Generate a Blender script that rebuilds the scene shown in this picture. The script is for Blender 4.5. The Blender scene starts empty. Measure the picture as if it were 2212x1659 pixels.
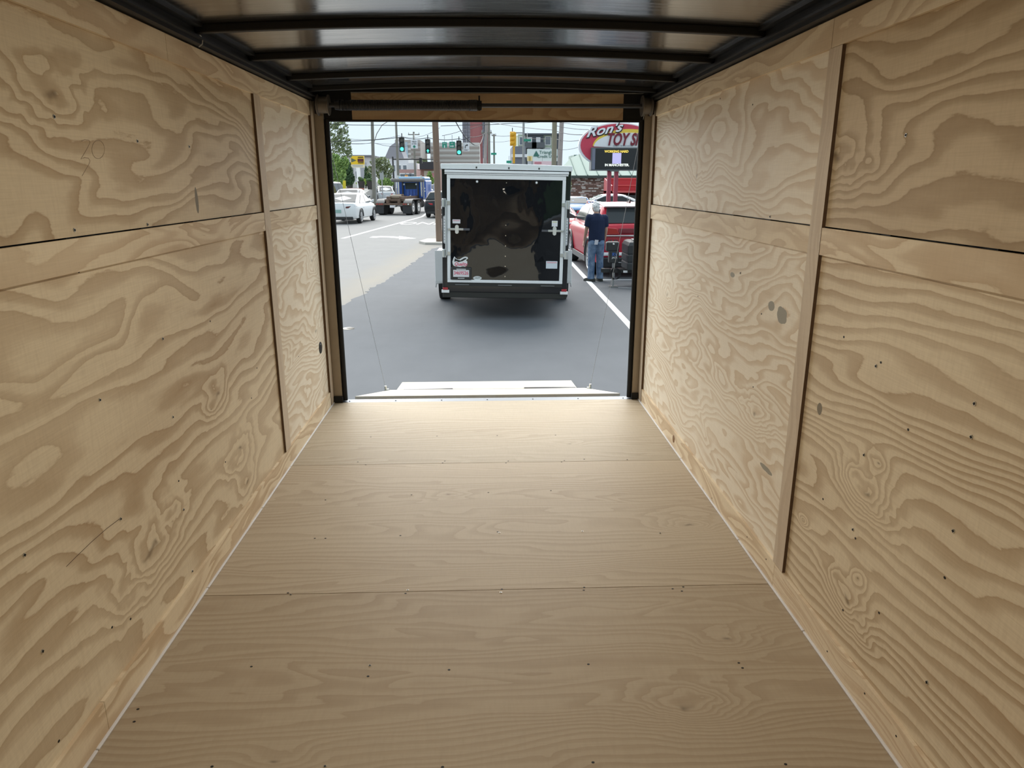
import bpy, bmesh, math, random
from mathutils import Vector, Matrix

# ------------------------------------------------------------------ camera, sky, sun, exposure
scene = bpy.context.scene
col = scene.collection
FPX, CX, CY = 1540.0, 1106.0, 829.5
CAM = Vector((-0.0053, -4.6132, 1.4222))
YAW, PITCH, ROLL = 0.0374, 0.2757, -0.0007
FWD = Vector((math.sin(YAW)*math.cos(PITCH), math.cos(YAW)*math.cos(PITCH), -math.sin(PITCH)))
RT = Vector((math.cos(YAW), -math.sin(YAW), 0))
UP = RT.cross(FWD)
RT, UP = RT*math.cos(ROLL)+UP*math.sin(ROLL), UP*math.cos(ROLL)-RT*math.sin(ROLL)
cd = bpy.data.cameras.new('camera'); cam = bpy.data.objects.new('camera', cd); col.objects.link(cam)
cd.sensor_fit = 'HORIZONTAL'; cd.sensor_width = 36.0; cd.lens = 36.0*FPX/2212.0
cd.clip_start = 0.05; cd.clip_end = 1500
M = Matrix((RT, UP, -FWD)).transposed().to_4x4(); M.translation = CAM
cam.matrix_world = M
scene.camera = cam

w = bpy.data.worlds.new('sky'); scene.world = w; w.use_nodes = True
bg = w.node_tree.nodes['Background']
bg.inputs['Color'].default_value = (0.73, 0.86, 0.96, 1); bg.inputs['Strength'].default_value = 0.84
sd = bpy.data.lights.new('hazy_sun', 'SUN'); sun = bpy.data.objects.new('hazy_sun', sd); col.objects.link(sun)
sd.energy = 4.6; sd.angle = math.radians(80); sd.color = (1.0, 0.97, 0.92)
SUNDIR = Vector((-0.12, 1.0, 0.80)).normalized()          # from the scene towards the veiled sun
sun.rotation_euler = SUNDIR.to_track_quat('Z', 'Y').to_euler(); sun.location = (0, 30, 60)
vs = scene.view_settings
vs.view_transform = 'Standard'; vs.look = 'None'; vs.gamma = 1.0; vs.use_curve_mapping = False
vs.exposure = 0.42
scene.display_settings.display_device = 'sRGB'
try:
    scene.cycles.max_bounces = 14; scene.cycles.diffuse_bounces = 10; scene.cycles.glossy_bounces = 6
    scene.cycles.sample_clamp_indirect = 6.0
    scene.cycles.use_denoising = True
except Exception: pass

GZ = -0.53                                                    # street level below the trailer floor
def ray(px, py): return FWD + RT*((px-CX)/FPX) - UP*((py-CY)/FPX)
def at(px, py, Y):                                            # where the line of sight meets the plane y = Y
    d = ray(px, py); return CAM + d*((Y-CAM.y)/d.y)
def onx(px, py, X):
    d = ray(px, py); return CAM + d*((X-CAM.x)/d.x)
def onz(px, py, Z):
    d = ray(px, py); return CAM + d*((Z-CAM.z)/d.z)
def gnd(px, py): return onz(px, py, GZ)

# ------------------------------------------------------------------ helpers
def tag(o, label=None, cat=None, group=None, kind=None):
    if label: o['label'] = label
    if cat: o['category'] = cat
    if group: o['group'] = group
    if kind: o['kind'] = kind
    return o
def empty(name, loc=(0,0,0), rz=0.0, **k):
    o = bpy.data.objects.new(name, None); col.objects.link(o)
    o.location = loc; o.rotation_euler = (0,0,rz); o.empty_display_size = .2
    tag(o, **k); return o
def inst(src, parent=None, loc=None, rz=None, rot=None, scale=None, name=None):
    c = src.copy(); col.objects.link(c); c.parent = parent
    if name: c.name = name
    if loc is not None: c.location = loc
    if rz is not None: c.rotation_euler = (0,0,rz)
    if rot is not None: c.rotation_euler = rot
    if scale is not None: c.scale = scale
    return c
def copy_tree(o, parent=None, loc=None, rz=None, **k):
    kids = list(o.children)
    c = o.copy(); col.objects.link(c); c.parent = parent
    if loc is not None: c.location = loc
    if rz is not None: c.rotation_euler = (0,0,rz)
    tag(c, **k)
    for ch in kids: copy_tree(ch, c)
    return c

class MB:
    def __init__(s): s.v = []; s.f = []; s.m = []; s.cur = 0
    def add(s, vs, fs):
        b = len(s.v); s.v += [tuple(p) for p in vs]
        for f in fs: s.f.append(tuple(b+i for i in f)); s.m.append(s.cur)
        return s
    def box(s, x0,x1,y0,y1,z0,z1):
        return s.add([(x0,y0,z0),(x1,y0,z0),(x1,y1,z0),(x0,y1,z0),(x0,y0,z1),(x1,y0,z1),(x1,y1,z1),(x0,y1,z1)],
            [(0,3,2,1),(4,5,6,7),(0,1,5,4),(1,2,6,5),(2,3,7,6),(3,0,4,7)])
    def boxc(s, c, d): return s.box(c[0]-d[0]/2,c[0]+d[0]/2,c[1]-d[1]/2,c[1]+d[1]/2,c[2]-d[2]/2,c[2]+d[2]/2)
    def hexa(s, p): return s.add(p, [(0,3,2,1),(4,5,6,7),(0,1,5,4),(1,2,6,5),(2,3,7,6),(3,0,4,7)])
    def cyl(s, p0, p1, r0, r1=None, n=12, caps=True):
        p0 = Vector(p0); p1 = Vector(p1); r1 = r0 if r1 is None else r1
        d = (p1-p0).normalized(); a = d.orthogonal().normalized(); b = d.cross(a)
        vs = []
        for p, r in ((p0,r0),(p1,r1)):
            for i in range(n):
                t = 2*math.pi*i/n; vs.append(p+a*(r*math.cos(t))+b*(r*math.sin(t)))
        fs = [(i,(i+1)%n,n+(i+1)%n,n+i) for i in range(n)]
        if caps: fs += [tuple(range(n-1,-1,-1)), tuple(range(n,2*n))]
        return s.add(vs, fs)
    def tube(s, path, r, n=6, close=False):
        pts = [Vector(p) for p in path]; rings = []; a = None
        for i, p in enumerate(pts):
            q0 = pts[max(i-1,0)]; q1 = pts[min(i+1,len(pts)-1)]
            d = (q1-q0).normalized()
            a = d.orthogonal().normalized() if a is None else (a-d*a.dot(d)).normalized()
            b = d.cross(a); rr = r[i] if isinstance(r,(list,tuple)) else r
            rings.append([p+a*(rr*math.cos(2*math.pi*k/n))+b*(rr*math.sin(2*math.pi*k/n)) for k in range(n)])
        return s.loft(rings)
    def loft(s, rings, closed=True, caps=True):
        n = len(rings[0]); vs = [p for r in rings for p in r]; fs = []
        for i in range(len(rings)-1):
            for k in range(n if closed else n-1):
                k2 = (k+1) % n
                fs.append((i*n+k, i*n+k2, (i+1)*n+k2, (i+1)*n+k))
        if caps and closed: fs += [tuple(range(n-1,-1,-1)), tuple((len(rings)-1)*n+k for k in range(n))]
        return s.add(vs, fs)
    def ell(s, c, r, nu=14, nv=9):
        c = Vector(c); rings = []
        vs = [c+Vector((0,0,-r[2]))]; fs = []
        for j in range(1, nv):
            ph = -math.pi/2+math.pi*j/nv
            for i in range(nu):
                t = 2*math.pi*i/nu
                vs.append(c+Vector((r[0]*math.cos(ph)*math.cos(t), r[1]*math.cos(ph)*math.sin(t), r[2]*math.sin(ph))))
        vs.append(c+Vector((0,0,r[2])))
        for i in range(nu): fs.append((0, 1+(i+1)%nu, 1+i))
        for j in range(nv-2):
            for i in range(nu):
                a = 1+j*nu+i; b = 1+j*nu+(i+1)%nu
                fs.append((a,b,b+nu,a+nu))
        L = len(vs)-1; b0 = 1+(nv-2)*nu
        for i in range(nu): fs.append((b0+i, b0+(i+1)%nu, L))
        return s.add(vs, fs)
    def prism(s, poly, fn0, fn1):                              # polygon of 2-D points mapped to two parallel faces
        n = len(poly)
        vs = [fn0(*p) for p in poly]+[fn1(*p) for p in poly]
        fs = [tuple(range(n-1,-1,-1)), tuple(range(n,2*n))]+[(i,(i+1)%n,n+(i+1)%n,n+i) for i in range(n)]
        return s.add(vs, fs)
    def build(s, name, mat=None, parent=None, smooth=None, loc=None, rot=None, bevel=None):
        me = bpy.data.meshes.new(name); me.from_pydata(s.v, [], s.f); me.update()
        bm = bmesh.new(); bm.from_mesh(me); bmesh.ops.recalc_face_normals(bm, faces=bm.faces); bm.to_mesh(me); bm.free()
        for m in (mat if isinstance(mat,(list,tuple)) else [mat]):
            if m: me.materials.append(m)
        if isinstance(mat,(list,tuple)): me.polygons.foreach_set('material_index', s.m)
        o = bpy.data.objects.new(name, me); col.objects.link(o); o.parent = parent
        if loc is not None: o.location = loc
        if rot is not None: o.rotation_euler = rot
        if smooth is not None:
            me.polygons.foreach_set('use_smooth', [True]*len(me.polygons)); me.set_sharp_from_angle(angle=math.radians(smooth))
        if bevel:
            b = o.modifiers.new('bevel','BEVEL'); b.width = bevel; b.segments = 2; b.limit_method = 'ANGLE'; b.angle_limit = math.radians(40)
        return o
def boxo(name, mat, parent, *d, **k): return MB().box(*d).build(name, mat, parent, **k)
def text(name, body, mat, parent, loc, size, rot=(math.pi/2,0,0), shear=0, ext=.002, off=0, align='CENTER', sx=1.0):
    cu = bpy.data.curves.new(name,'FONT'); cu.body = body; cu.size = size; cu.shear = shear; cu.extrude = ext; cu.offset = off
    cu.align_x = align; cu.align_y = 'CENTER'; cu.resolution_u = 3; cu.materials.append(mat)
    tmp = bpy.data.objects.new(name, cu); me = bpy.data.meshes.new_from_object(tmp); bpy.data.objects.remove(tmp)
    o = bpy.data.objects.new(name, me); col.objects.link(o); o.parent = parent; o.location = loc; o.rotation_euler = rot; o.scale = (sx,1,1)
    if not me.materials: me.materials.append(mat)
    return o

# ------------------------------------------------------------------ materials
class NT:
    def __init__(s, name):
        s.m = bpy.data.materials.new(name); s.m.use_nodes = True; s.t = s.m.node_tree; s.n = s.t.nodes
        s.b = s.n['Principled BSDF']
    def new(s, ty, **k):
        n = s.n.new(ty)
        for a, v in k.items(): setattr(n, a, v)
        return n
    def set(s, sock, v):
        if isinstance(v, bpy.types.NodeSocket): s.t.links.new(v, sock)
        else: sock.default_value = v
    def math(s, op, a, b=0.0, c=0.0, clamp=False):
        n = s.new('ShaderNodeMath', operation=op, use_clamp=clamp)
        s.set(n.inputs[0], a); s.set(n.inputs[1], b); s.set(n.inputs[2], c); return n.outputs[0]
    def xyz(s):
        tc = s.new('ShaderNodeTexCoord'); sp = s.new('ShaderNodeSeparateXYZ'); s.t.links.new(tc.outputs['Object'], sp.inputs[0])
        return sp.outputs
    def vec(s, x, y, z):
        n = s.new('ShaderNodeCombineXYZ'); s.set(n.inputs[0], x); s.set(n.inputs[1], y); s.set(n.inputs[2], z); return n.outputs[0]
    def noise(s, v, scale, detail=2, rough=.5, dist=0):
        n = s.new('ShaderNodeTexNoise'); s.set(n.inputs['Vector'], v); s.set(n.inputs['Scale'], scale)
        s.set(n.inputs['Detail'], detail); s.set(n.inputs['Roughness'], rough); s.set(n.inputs['Distortion'], dist); return n.outputs[0]
    def ramp(s, f, stops, interp='LINEAR'):
        n = s.new('ShaderNodeValToRGB'); cr = n.color_ramp; cr.interpolation = interp
        while len(cr.elements) < len(stops): cr.elements.new(.5)
        for e, (p, c) in zip(cr.elements, stops):
            e.position = p; e.color = tuple(c)+(1,) if hasattr(c,'__len__') else (c,c,c,1)
        s.set(n.inputs[0], f); return n.outputs[0]
    def mix(s, f, a, b, mode='MIX'):
        n = s.new('ShaderNodeMix', data_type='RGBA', blend_type=mode)
        s.set(n.inputs[0], f)
        for sock, v in ((n.inputs[6],a),(n.inputs[7],b)):
            s.set(sock, v if isinstance(v, bpy.types.NodeSocket) else tuple(v)+(1,))
        return n.outputs[2]
    def bump(s, h, strength=.3, dist=.01):
        n = s.new('ShaderNodeBump'); s.set(n.inputs['Height'], h); s.set(n.inputs['Strength'], strength); s.set(n.inputs['Distance'], dist)
        s.t.links.new(n.outputs[0], s.b.inputs['Normal'])
    def fin(s, color=None, rough=None, metal=None, spec=None, coat=None):
        for k, v in (('Base Color',color),('Roughness',rough),('Metallic',metal),('Specular IOR Level',spec),('Coat Weight',coat)):
            if v is None: continue
            if k == 'Base Color' and not isinstance(v, bpy.types.NodeSocket): v = tuple(v)+(1,)
            s.set(s.b.inputs[k], v)
        return s.m
def srgb(r, g, b):
    f = lambda c: (c/255/12.92 if c/255 <= .04045 else ((c/255+.055)/1.055)**2.4)
    return (f(r), f(g), f(b))
_pm = {}
def plain(name, rgb, rough=.5, metal=0., spec=.5, coat=0., var=.06, scale=9.):
    """painted, plastic or metal surface: a colour with faint uneven wear"""
    if name in _pm: return _pm[name]
    t = NT(name); x = t.xyz(); n = t.noise(t.vec(x[0],x[1],x[2]), scale, 3, .6)
    c = t.mix(n, tuple(v*(1-var) for v in rgb), tuple(min(1,v*(1+var)) for v in rgb))
    t.fin(c, rough, metal, spec, coat); _pm[name] = t.m; return t.m
def glow(name, rgb, strength):
    t = NT(name); t.fin(tuple(rgb), .4); t.set(t.b.inputs['Emission Color'], tuple(rgb)+(1,)); t.set(t.b.inputs['Emission Strength'], strength); return t.m

def ply(name, ua, va, seed, knots=(), su=.55, sv=2.6, rings=11., light=(.91,.80,.59), dark=(.60,.455,.285), contrast=1.0, tint=1.0, patches=(), grad=0.):
    """rotary-cut pine plywood: contour bands of a stretched field, knots as local rises of that field, fine fibres"""
    t = NT(name); x = t.xyz(); u = x[ua]; v = x[va]
    w1 = t.noise(t.vec(t.math('MULTIPLY',u,1.3), t.math('MULTIPLY',v,2.1), seed+3.1), 1.0, 2, .5)
    vv = t.math('ADD', v, t.math('MULTIPLY', t.math('SUBTRACT', w1, .5), .35))
    h = t.noise(t.vec(t.math('MULTIPLY',u,su), t.math('MULTIPLY',vv,sv), seed), 1.0, 2.6, .5, .2)
    if grad: h = t.math('MULTIPLY_ADD', v, grad, h)
    ragged = t.noise(t.vec(t.math('MULTIPLY',u,9.), t.math('MULTIPLY',v,34.), seed), 1.0, 4, .65)
    h = t.math('MULTIPLY_ADD', ragged, .42/rings, h)
    core = None
    for (ku, kv, r, amp) in knots:
        du = t.math('MULTIPLY', t.math('SUBTRACT', u, ku), .55); dv = t.math('SUBTRACT', v, kv)
        wob = t.noise(t.vec(t.math('MULTIPLY',u,9.), t.math('MULTIPLY',v,13.), seed+ku), 1.0, 2, .5)
        du = t.math('ADD', du, t.math('MULTIPLY', t.math('SUBTRACT', wob, .5), r*1.1)); dv = t.math('MULTIPLY_ADD', t.math('SUBTRACT', wob, .5), r*.8, dv)
        d2 = t.math('ADD', t.math('MULTIPLY',du,du), t.math('MULTIPLY',dv,dv))
        e = t.math('POWER', 2.718, t.math('MULTIPLY', d2, -1.0/(r*r)))
        h = t.math('MULTIPLY_ADD', e, amp*2.2, h)
        c = t.math('POWER', 2.718, t.math('MULTIPLY', d2, -1.0/(.012*r*r)))
        core = c if core is None else t.math('MAXIMUM', core, c)
    ph = t.math('FRACT', t.math('MULTIPLY', h, rings))
    band = t.ramp(ph, [(0,0.),(.26,.06),(.48,.62),(.74,.84),(.80,1.),(.845,.12),(.90,0.)])
    blotch = t.noise(t.vec(t.math('MULTIPLY',u,.9), t.math('MULTIPLY',v,2.2), seed+9.), 1.0, 2, .5)
    fibre = t.noise(t.vec(t.math('MULTIPLY',u,6.), t.math('MULTIPLY',v,220.), seed), 1.0, 2, .7)
    cross = t.noise(t.vec(t.math('MULTIPLY',u,110.), t.math('MULTIPLY',v,16.), seed), 1.0, 2, .6)
    amt = t.math('MULTIPLY', band, t.ramp(blotch, [(.3,.55*contrast),(.58,1.*contrast)]))
    lt = tuple(c*tint for c in light); dk = tuple(c*tint for c in dark)
    c = t.mix(amt, lt, dk)
    c = t.mix(t.ramp(blotch, [(.38,.0),(.72,.24)]), c, tuple(a*.98 for a in dk))
    c = t.mix(t.math('MULTIPLY', t.math('SUBTRACT', 1.0, fibre), .36), c, tuple(a*.72 for a in dk))
    c = t.mix(t.math('MULTIPLY', t.math('POWER', cross, 2.), .30), c, tuple(a*.75 for a in dk))
    for (ku, kv, ru, rv) in patches:
        du = t.math('DIVIDE', t.math('SUBTRACT', u, ku), ru); dv = t.math('DIVIDE', t.math('SUBTRACT', v, kv), rv)
        d2 = t.math('ADD', t.math('MULTIPLY',du,du), t.math('MULTIPLY',dv,dv))
        wob = t.math('MULTIPLY_ADD', t.noise(t.vec(t.math('MULTIPLY',u,18.),t.math('MULTIPLY',v,18.),seed),1.,2), 1.2, t.math('SUBTRACT', d2, .6))
        c = t.mix(t.math('LESS_THAN', wob, .75), c, tuple(a*.52 for a in (dk[0]*.9,dk[1]*1.05,dk[2]*1.2)))
    if core is not None: c = t.mix(t.math('MULTIPLY', core, .75), c, tuple(a*.42 for a in dk))
    t.fin(c, .58, 0, .25)
    t.bump(t.math('ADD', t.math('MULTIPLY', band, .4), fibre), .10, .002)
    return t.m
# ------------------------------------------------------------------ the cargo trailer we stand in (inside faces at x = +-1.03)
HW, PW = 1.03, 1.041            # face of the strips, face of the sheets
YF, YR = -5.95, 0.0             # front and rear ends of the box
blk = plain('black_paint', (.012,.012,.013), .48, 0, .25)
blkmat = plain('black_rubber', (.010,.010,.010), .6, 0, .3)
galv = plain('galvanised_steel', (.42,.43,.44), .35, .9)
zinc = plain('zinc_screw', (.62,.60,.55), .28, 1.0)
steel = plain('cable_steel', (.42,.42,.42), .35, .9)
dark_steel = plain('oiled_steel', (.05,.05,.055), .35, .7)
skin_out = plain('outer_skin_black', (.02,.02,.02), .3)
whitebead = plain('white_bead', (.74,.73,.74), .4)

# floor: sheets laid across the box, grain across
floor = empty('floor', (0,0,0), kind='structure')
fy = [0.0, -1.107, -2.327, -3.547, -4.767, YF]
fk = [[(.45,-.85,.05,.05)], [(.86,-1.85,.07,.12),(-.2,-1.5,.05,.05)], [(.55,-2.95,.08,.14),(.1,-3.2,.07,.08),(-.55,-3.1,.05,.06),(.75,-2.65,.07,.1)], [], []]
FL = [((.53,.455,.34),(.41,.33,.23)),((.56,.47,.345),(.43,.335,.23)),((.495,.405,.288),(.37,.28,.185)),((.46,.375,.265),(.345,.26,.17)),((.46,.375,.265),(.345,.26,.17))]  # near sheets toned darker: brightness falloff put into their colours
for i in range(5):
    m = ply('floor_plywood_%d' % i, 0, 1, 31.7+i*7.3, fk[i], su=.38, sv=3.2, rings=18., light=FL[i][0], dark=FL[i][1], contrast=.9, grad=1.5)
    boxo('plywood_sheet', m, floor, -HW-.012, HW+.012, fy[i+1]+(.0018 if i < 4 else 0), fy[i]-.0018, -.019, 0)
boxo('floor_frame', blk, floor, -1.06, 1.06, YF, .0, -.12, -.02)
# white bead between floor and skirting, in lengths
for s, cuts in ((-1, (0.0,-1.13,-1.62,-2.28,-3.05,YF)), (1, (0.0,-1.10,-2.0,-2.62,-3.3,YF))):
    for a, b in zip(cuts[:-1], cuts[1:]):
        x0, x1 = sorted((s*(HW-.008), s*(HW+.001)))
        boxo('floor_bead', whitebead, floor, x0, x1, b+.002, a-.002, .0, .006, bevel=.002)

def wallmat(name, seed, **k): return ply(name, 1, 2, seed, **k)
ADDED_DOORWAY = (-5.82, -4.78, 1.86)     # unseen side doorway near the nose, added and widened for fill daylight
def wall(side):
    s = -1 if side == 'left' else 1
    wl = empty('wall_'+side, (0,0,0), kind='structure')
    def slab(name, mat, xa, xb, y0, y1, z0, z1, bevel=None):
        x0, x1 = sorted((s*xa, s*xb)); return boxo(name, mat, wl, x0, x1, y0, y1, z0, z1, bevel=bevel)
    bat = -1.115 if s < 0 else -2.37       # centre of the cover batten
    bw = .045 if s < 0 else .041
    seams = [0.0, bat, bat-2.44, YF] if s < 0 else [0.0, bat, -4.78, YF]
    # screw and knot places read on the wall plane
    kn = {(-1,1,0):[(-1.95,.63,.075,.10),(-2.02,.60,.03,.05),(-1.78,.345,.09,.09),(-1.72,.18,.06,.08),(-2.6,.33,.12,.12)],
          (-1,1,1):[(-2.75,1.62,.09,.1)], (-1,0,1):[(-.62,1.47,.05,.07)], (-1,0,0):[(-.25,.98,.07,.09),(-.3,.55,.09,.09)],
          (1,0,0):[(-2.0,.55,.09,.10),(-.55,.8,.08,.10)], (1,0,1):[(-1.0,1.45,.1,.08)],
          (1,1,0):[(-2.83,.60,.075,.15),(-2.87,.70,.03,.07),(-2.82,.245,.065,.14),(-2.86,.34,.03,.07),(-2.50,.34,.018,.08)],
          (1,1,1):[(-2.42,1.50,.10,.12)]}
    pt = {(1,0,0):[(-2.16,.97,.05,.035),(-2.06,.985,.035,.02),(-1.62,1.045,.03,.012),(-2.16,.385,.07,.012)], (1,1,0):[(-2.515,.735,.018,.022)], (-1,1,1):[(-1.92,1.36,.016,.05)]}
    for i in range(len(seams)-1):
        a, b = seams[i+1], seams[i]
        if s > 0 and i == 2:                                  # sheet pieced round the doorway
            m = wallmat('wall_plywood_nose', 77.)
            slab('plywood_panel', m, PW, PW+.012, ADDED_DOORWAY[1], a+1.17, 0, 1.9)
            slab('plywood_panel', m, PW, PW+.012, a, ADDED_DOORWAY[0], 0, 1.9)
            slab('plywood_panel', m, PW, PW+.012, ADDED_DOORWAY[0], ADDED_DOORWAY[1], ADDED_DOORWAY[2], 1.9); continue
        for j, (z0, z1) in enumerate(((0,1.244),(1.2908,1.90))):
            near = i == 1
            TN = {0:((.97,.905,.765),(.70,.56,.395)), 1:((.875,.765,.57),(.49,.355,.217)), 3:((.72,.59,.41) if s > 0 else (.815,.705,.513),(.405,.292,.172) if s > 0 else (.473,.347,.212))}
            dens = {(-1,1,0):dict(su=.55,sv=2.4,rings=13.,grad=.7), (-1,1,1):dict(su=.8,sv=2.4,rings=15.,grad=.9), (1,1,0):dict(su=.42,sv=2.0,rings=17.,grad=1.5), (1,1,1):dict(su=.7,sv=2.0,rings=15.,grad=1.0),
                    (1,0,0):dict(su=1.1,sv=4.0,rings=17.,grad=1.1), (1,0,1):dict(su=.9,sv=2.8,rings=18.,grad=.9), (-1,0,0):dict(su=.9,sv=3.4,rings=17.,grad=1.2), (-1,0,1):dict(su=1.1,sv=2.8,rings=10.,grad=.8)}.get((s,i,j), dict(su=.6,sv=2.4,rings=14.,grad=.8))
            m = wallmat('wall_plywood_%s_%d%d' % (side,i,j), 11.3*(s+3)+5.7*i+2.9*j, knots=kn.get((s,i,j),()), patches=pt.get((s,i,j),()), contrast=1.1 if not near else 1.05,
                        light=TN[near+2*(near and j)][0], dark=TN[near+2*(near and j)][1], **dens)
            slab('plywood_panel', m, PW, PW+.012, a+.001, b-.001, z0, z1)
    strip = lambda nm, seed, **k: ply(nm, 1, 2, seed, su=.8, sv=5., rings=11., light=(.88,.765,.57), dark=(.60,.45,.29), **k)
    vstrip = ply('batten_plywood_'+side, 2, 1, 5.5+s, su=.5, sv=14., rings=7., light=(.70,.595,.46), dark=(.56,.44,.32), contrast=.8)
    sk = strip('skirting_plywood_'+side, 21.+s, contrast=1.2, tint=1.06)
    tp = strip('top_strip_plywood_'+side, 44.+s)
    md = strip('rail_plywood_'+side, 61.+s)
    # battens: plywood faces, edges coloured dark in place of their shade
    edge_m = plain('batten_edge_shade', (.12,.075,.045), .85, 0, .2, 0, .3, 40.)
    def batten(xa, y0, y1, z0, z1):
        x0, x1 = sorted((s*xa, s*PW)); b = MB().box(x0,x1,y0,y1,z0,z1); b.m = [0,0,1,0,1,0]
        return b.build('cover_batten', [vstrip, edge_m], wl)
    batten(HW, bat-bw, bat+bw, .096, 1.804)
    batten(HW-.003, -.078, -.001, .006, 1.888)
    # middle rails between battens
    slab('middle_rail', md, HW+.001, PW, bat+bw+.001, -.079, 1.205, 1.287)
    lo = bat-2.44 if s < 0 else -4.74
    slab('middle_rail', md, HW+.001, PW, lo, bat-bw-.001, 1.205, 1.287)
    # top strips with butt joints
    joints = [-.079, -1.06, -2.05, -4.4, YF] if s < 0 else [-.079, -2.34, -4.7, YF]
    for a, b in zip(joints[:-1], joints[1:]): slab('top_strip', tp, HW, PW, b+.0015, a-.0015, 1.805, 1.886)
    # skirting
    joints = [-.079, -2.98, ADDED_DOORWAY[1], ADDED_DOORWAY[0], YF] if s < 0 else [-.079, -2.345, ADDED_DOORWAY[1], ADDED_DOORWAY[0], YF]
    for k, (a, b) in enumerate(zip(joints[:-1], joints[1:])):
        if s > 0 and k == 2: continue
        m = sk if not (s > 0 and k == 1) else ply('skirting_pine', 1, 2, 88., su=.5, sv=16., rings=10., light=(.88,.76,.57), dark=(.66,.49,.32))
        slab('skirting_strip', m, HW, PW, b+.001, a-.001, .002, .094)
    # steel post tops and outer skin
    for (a, b, z0) in ((YF, YR+.1, -.12),) if s < 0 else ((YF, ADDED_DOORWAY[0], -.12), (ADDED_DOORWAY[1], YR+.1, -.12), (ADDED_DOORWAY[0], ADDED_DOORWAY[1], ADDED_DOORWAY[2])):
        slab('outer_skin', skin_out, 1.085, 1.095, a, b, z0, 2.0)
    slab('top_rail', blk, 1.0, 1.085, YF, YR+.05, 1.892, 1.945)
    slab('top_rail_lip', blk, .985, 1.0, YF, YR+.05, 1.905, 1.912)
    y = -.3
    while y > YF:
        if not (s > 0 and ADDED_DOORWAY[0]-.05 < y < ADDED_DOORWAY[1]+.05): slab('wall_stud', blk, PW+.012, 1.085, y-.02, y+.02, 0, 1.892)
        y -= .406
    return wl
WL, WR = wall('left'), wall('right')

# screws: one small countersunk head, copied
scr = MB().cyl((0,0,-.001),(0,0,.0012),.0048,.0040,10).build('screw', zinc, WL, smooth=40)
MB().boxc((0,0,.0016),(.0016,.0052,.0012)).build('screw_slot', blkmat, scr); MB().boxc((0,0,.0016),(.0052,.0016,.0012)).build('screw_slot', blkmat, scr)
first = [scr]
def screw(parent, p, n, dark=False, k=1.0):
    if first: o = first.pop(); o.parent = parent
    else:
        o = copy_tree(scr, parent)
    o.location = p; o.rotation_euler = Vector(n).to_track_quat('Z','Y').to_euler(); o.scale = (k,k,k)
hole = MB().cyl((0,0,0),(0,0,.0006),.0042,.0042,8).build('screw_hole', blkmat, floor)
hole_first = [hole]
def pit(parent, p, n, k=1.0):
    o = hole_first.pop() if hole_first else inst(hole, parent)
    o.parent = parent; o.location = p; o.rotation_euler = Vector(n).to_track_quat('Z','Y').to_euler(); o.scale = (k,k*.8,1)
for px, py in ((116,252),(296,305),(408,317),(160,497),(318,485),(351,732),(215,864),(373,901),(52,1199),(260,1121),(396,1101),(415,1234),(91,1407)):
    screw(WL, onx(px,py,-PW)+Vector((.0005,0,0)), (1,0,0), k=1.15)
for px, py in ((170,587),(386,1039),(282,1337),(242,1355),(487,998),(127,1601),(454,694),(555,795),(645,770),(543,860)):
    pit(WL, onx(px,py,-PW), (1,0,0))
for px, py in ((1958,292),(1893,791),(2106,872),(2099,944),(1867,983),(1843,1144),(2060,1147),(1600,590),(1664,468),(2003,1474)):
    screw(WR, onx(px,py,PW)-Vector((.0005,0,0)), (-1,0,0), k=1.15)
for px, py in ((1823,728),(1903,783),(1962,928),(1899,1324),(1821,1318),(1848,1163),(2041,1248),(1645,678),(1627,836),(1556,213),(1626,226),(1508,640),(1700,1140),(1778,1078)):
    pit(WR, onx(px,py,PW), (-1,0,0))
for px, py in ((1440,965),(1480,1005),(1538,1076),(1614,1160),(1655,1208),(1787,1407),(1868,1498),(1936,1590)):
    pit(WR, onx(px,py,HW), (-1,0,0), .8)
for (px, py) in ((881,1275),(799,1438),(1078,1151),(1258,1148),(1082,1280),(628,1285),(1426,1152),(702,1656)):
    screw(floor, onz(px,py,0)+Vector((0,0,.0004)), (0,0,1))
for (px, py) in ((622,1281),(876,1282),(1084,1273),(1262,1269),(1261,1275),(1453,1272),(1476,1268),(1473,1277),(703,1080),(889,1069),(1055,1064),(1190,1060),(703,1163),(680,1163),(865,1157),(1075,1149),
    (773,998),(790,1004),(961,996),(956,1000),(1098,996),(1093,1000),(1219,995),(1262,992),(1213,998),(1355,993),(801,944),(944,942),(1074,941),(1200,940),(543,1440),(795,1461),(970,1447),(1271,1435),(1596,1432),(1604,1443),(458,1656),(956,1657),(1281,1647),(1697,1651),(298,1532),(290,1559)):
    pit(floor, onz(px,py,0), (0,0,1))
# pencilled number, a crack and a knot
def stroke(name, pts, X, mat, parent, r=.0009):
    q = []
    P = [onx(a,b,X) for a,b in pts]
    MB().tube(P, r, 4).build(name, mat, parent)
pen = plain('pencil_grey', (.30,.235,.165), .7)
C1 = lambda x,y: (x/2.765, 200+y/2.765)
stroke('pencil_mark', [C1(*p) for p in ((486,290),(505,281),(530,284),(537,300),(525,325),(505,360),(482,398),(505,388),(528,392),(537,408),(530,430),(515,455),(490,498))], -PW, pen, WL)
stroke('pencil_mark', [C1(586+38*math.cos(a*.39+.9),340+55*math.sin(a*.39+.9)) for a in range(18)], -PW, pen, WL)
stroke('panel_crack', [(262,1118),(230,1142),(196,1172),(165,1202),(143,1224)], -PW, plain('crack_dark',(.12,.08,.05),.9), WL, .0009)
kn_ = onx(1455,948,HW); MB().cyl((kn_.x,kn_.y,kn_.z),(kn_.x-.0012,kn_.y,kn_.z),.022,.020,16).build('knot', plain('knot_brown',(.26,.15,.075),.7,0,.3,0,.5,60.), WR, smooth=40)
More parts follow.
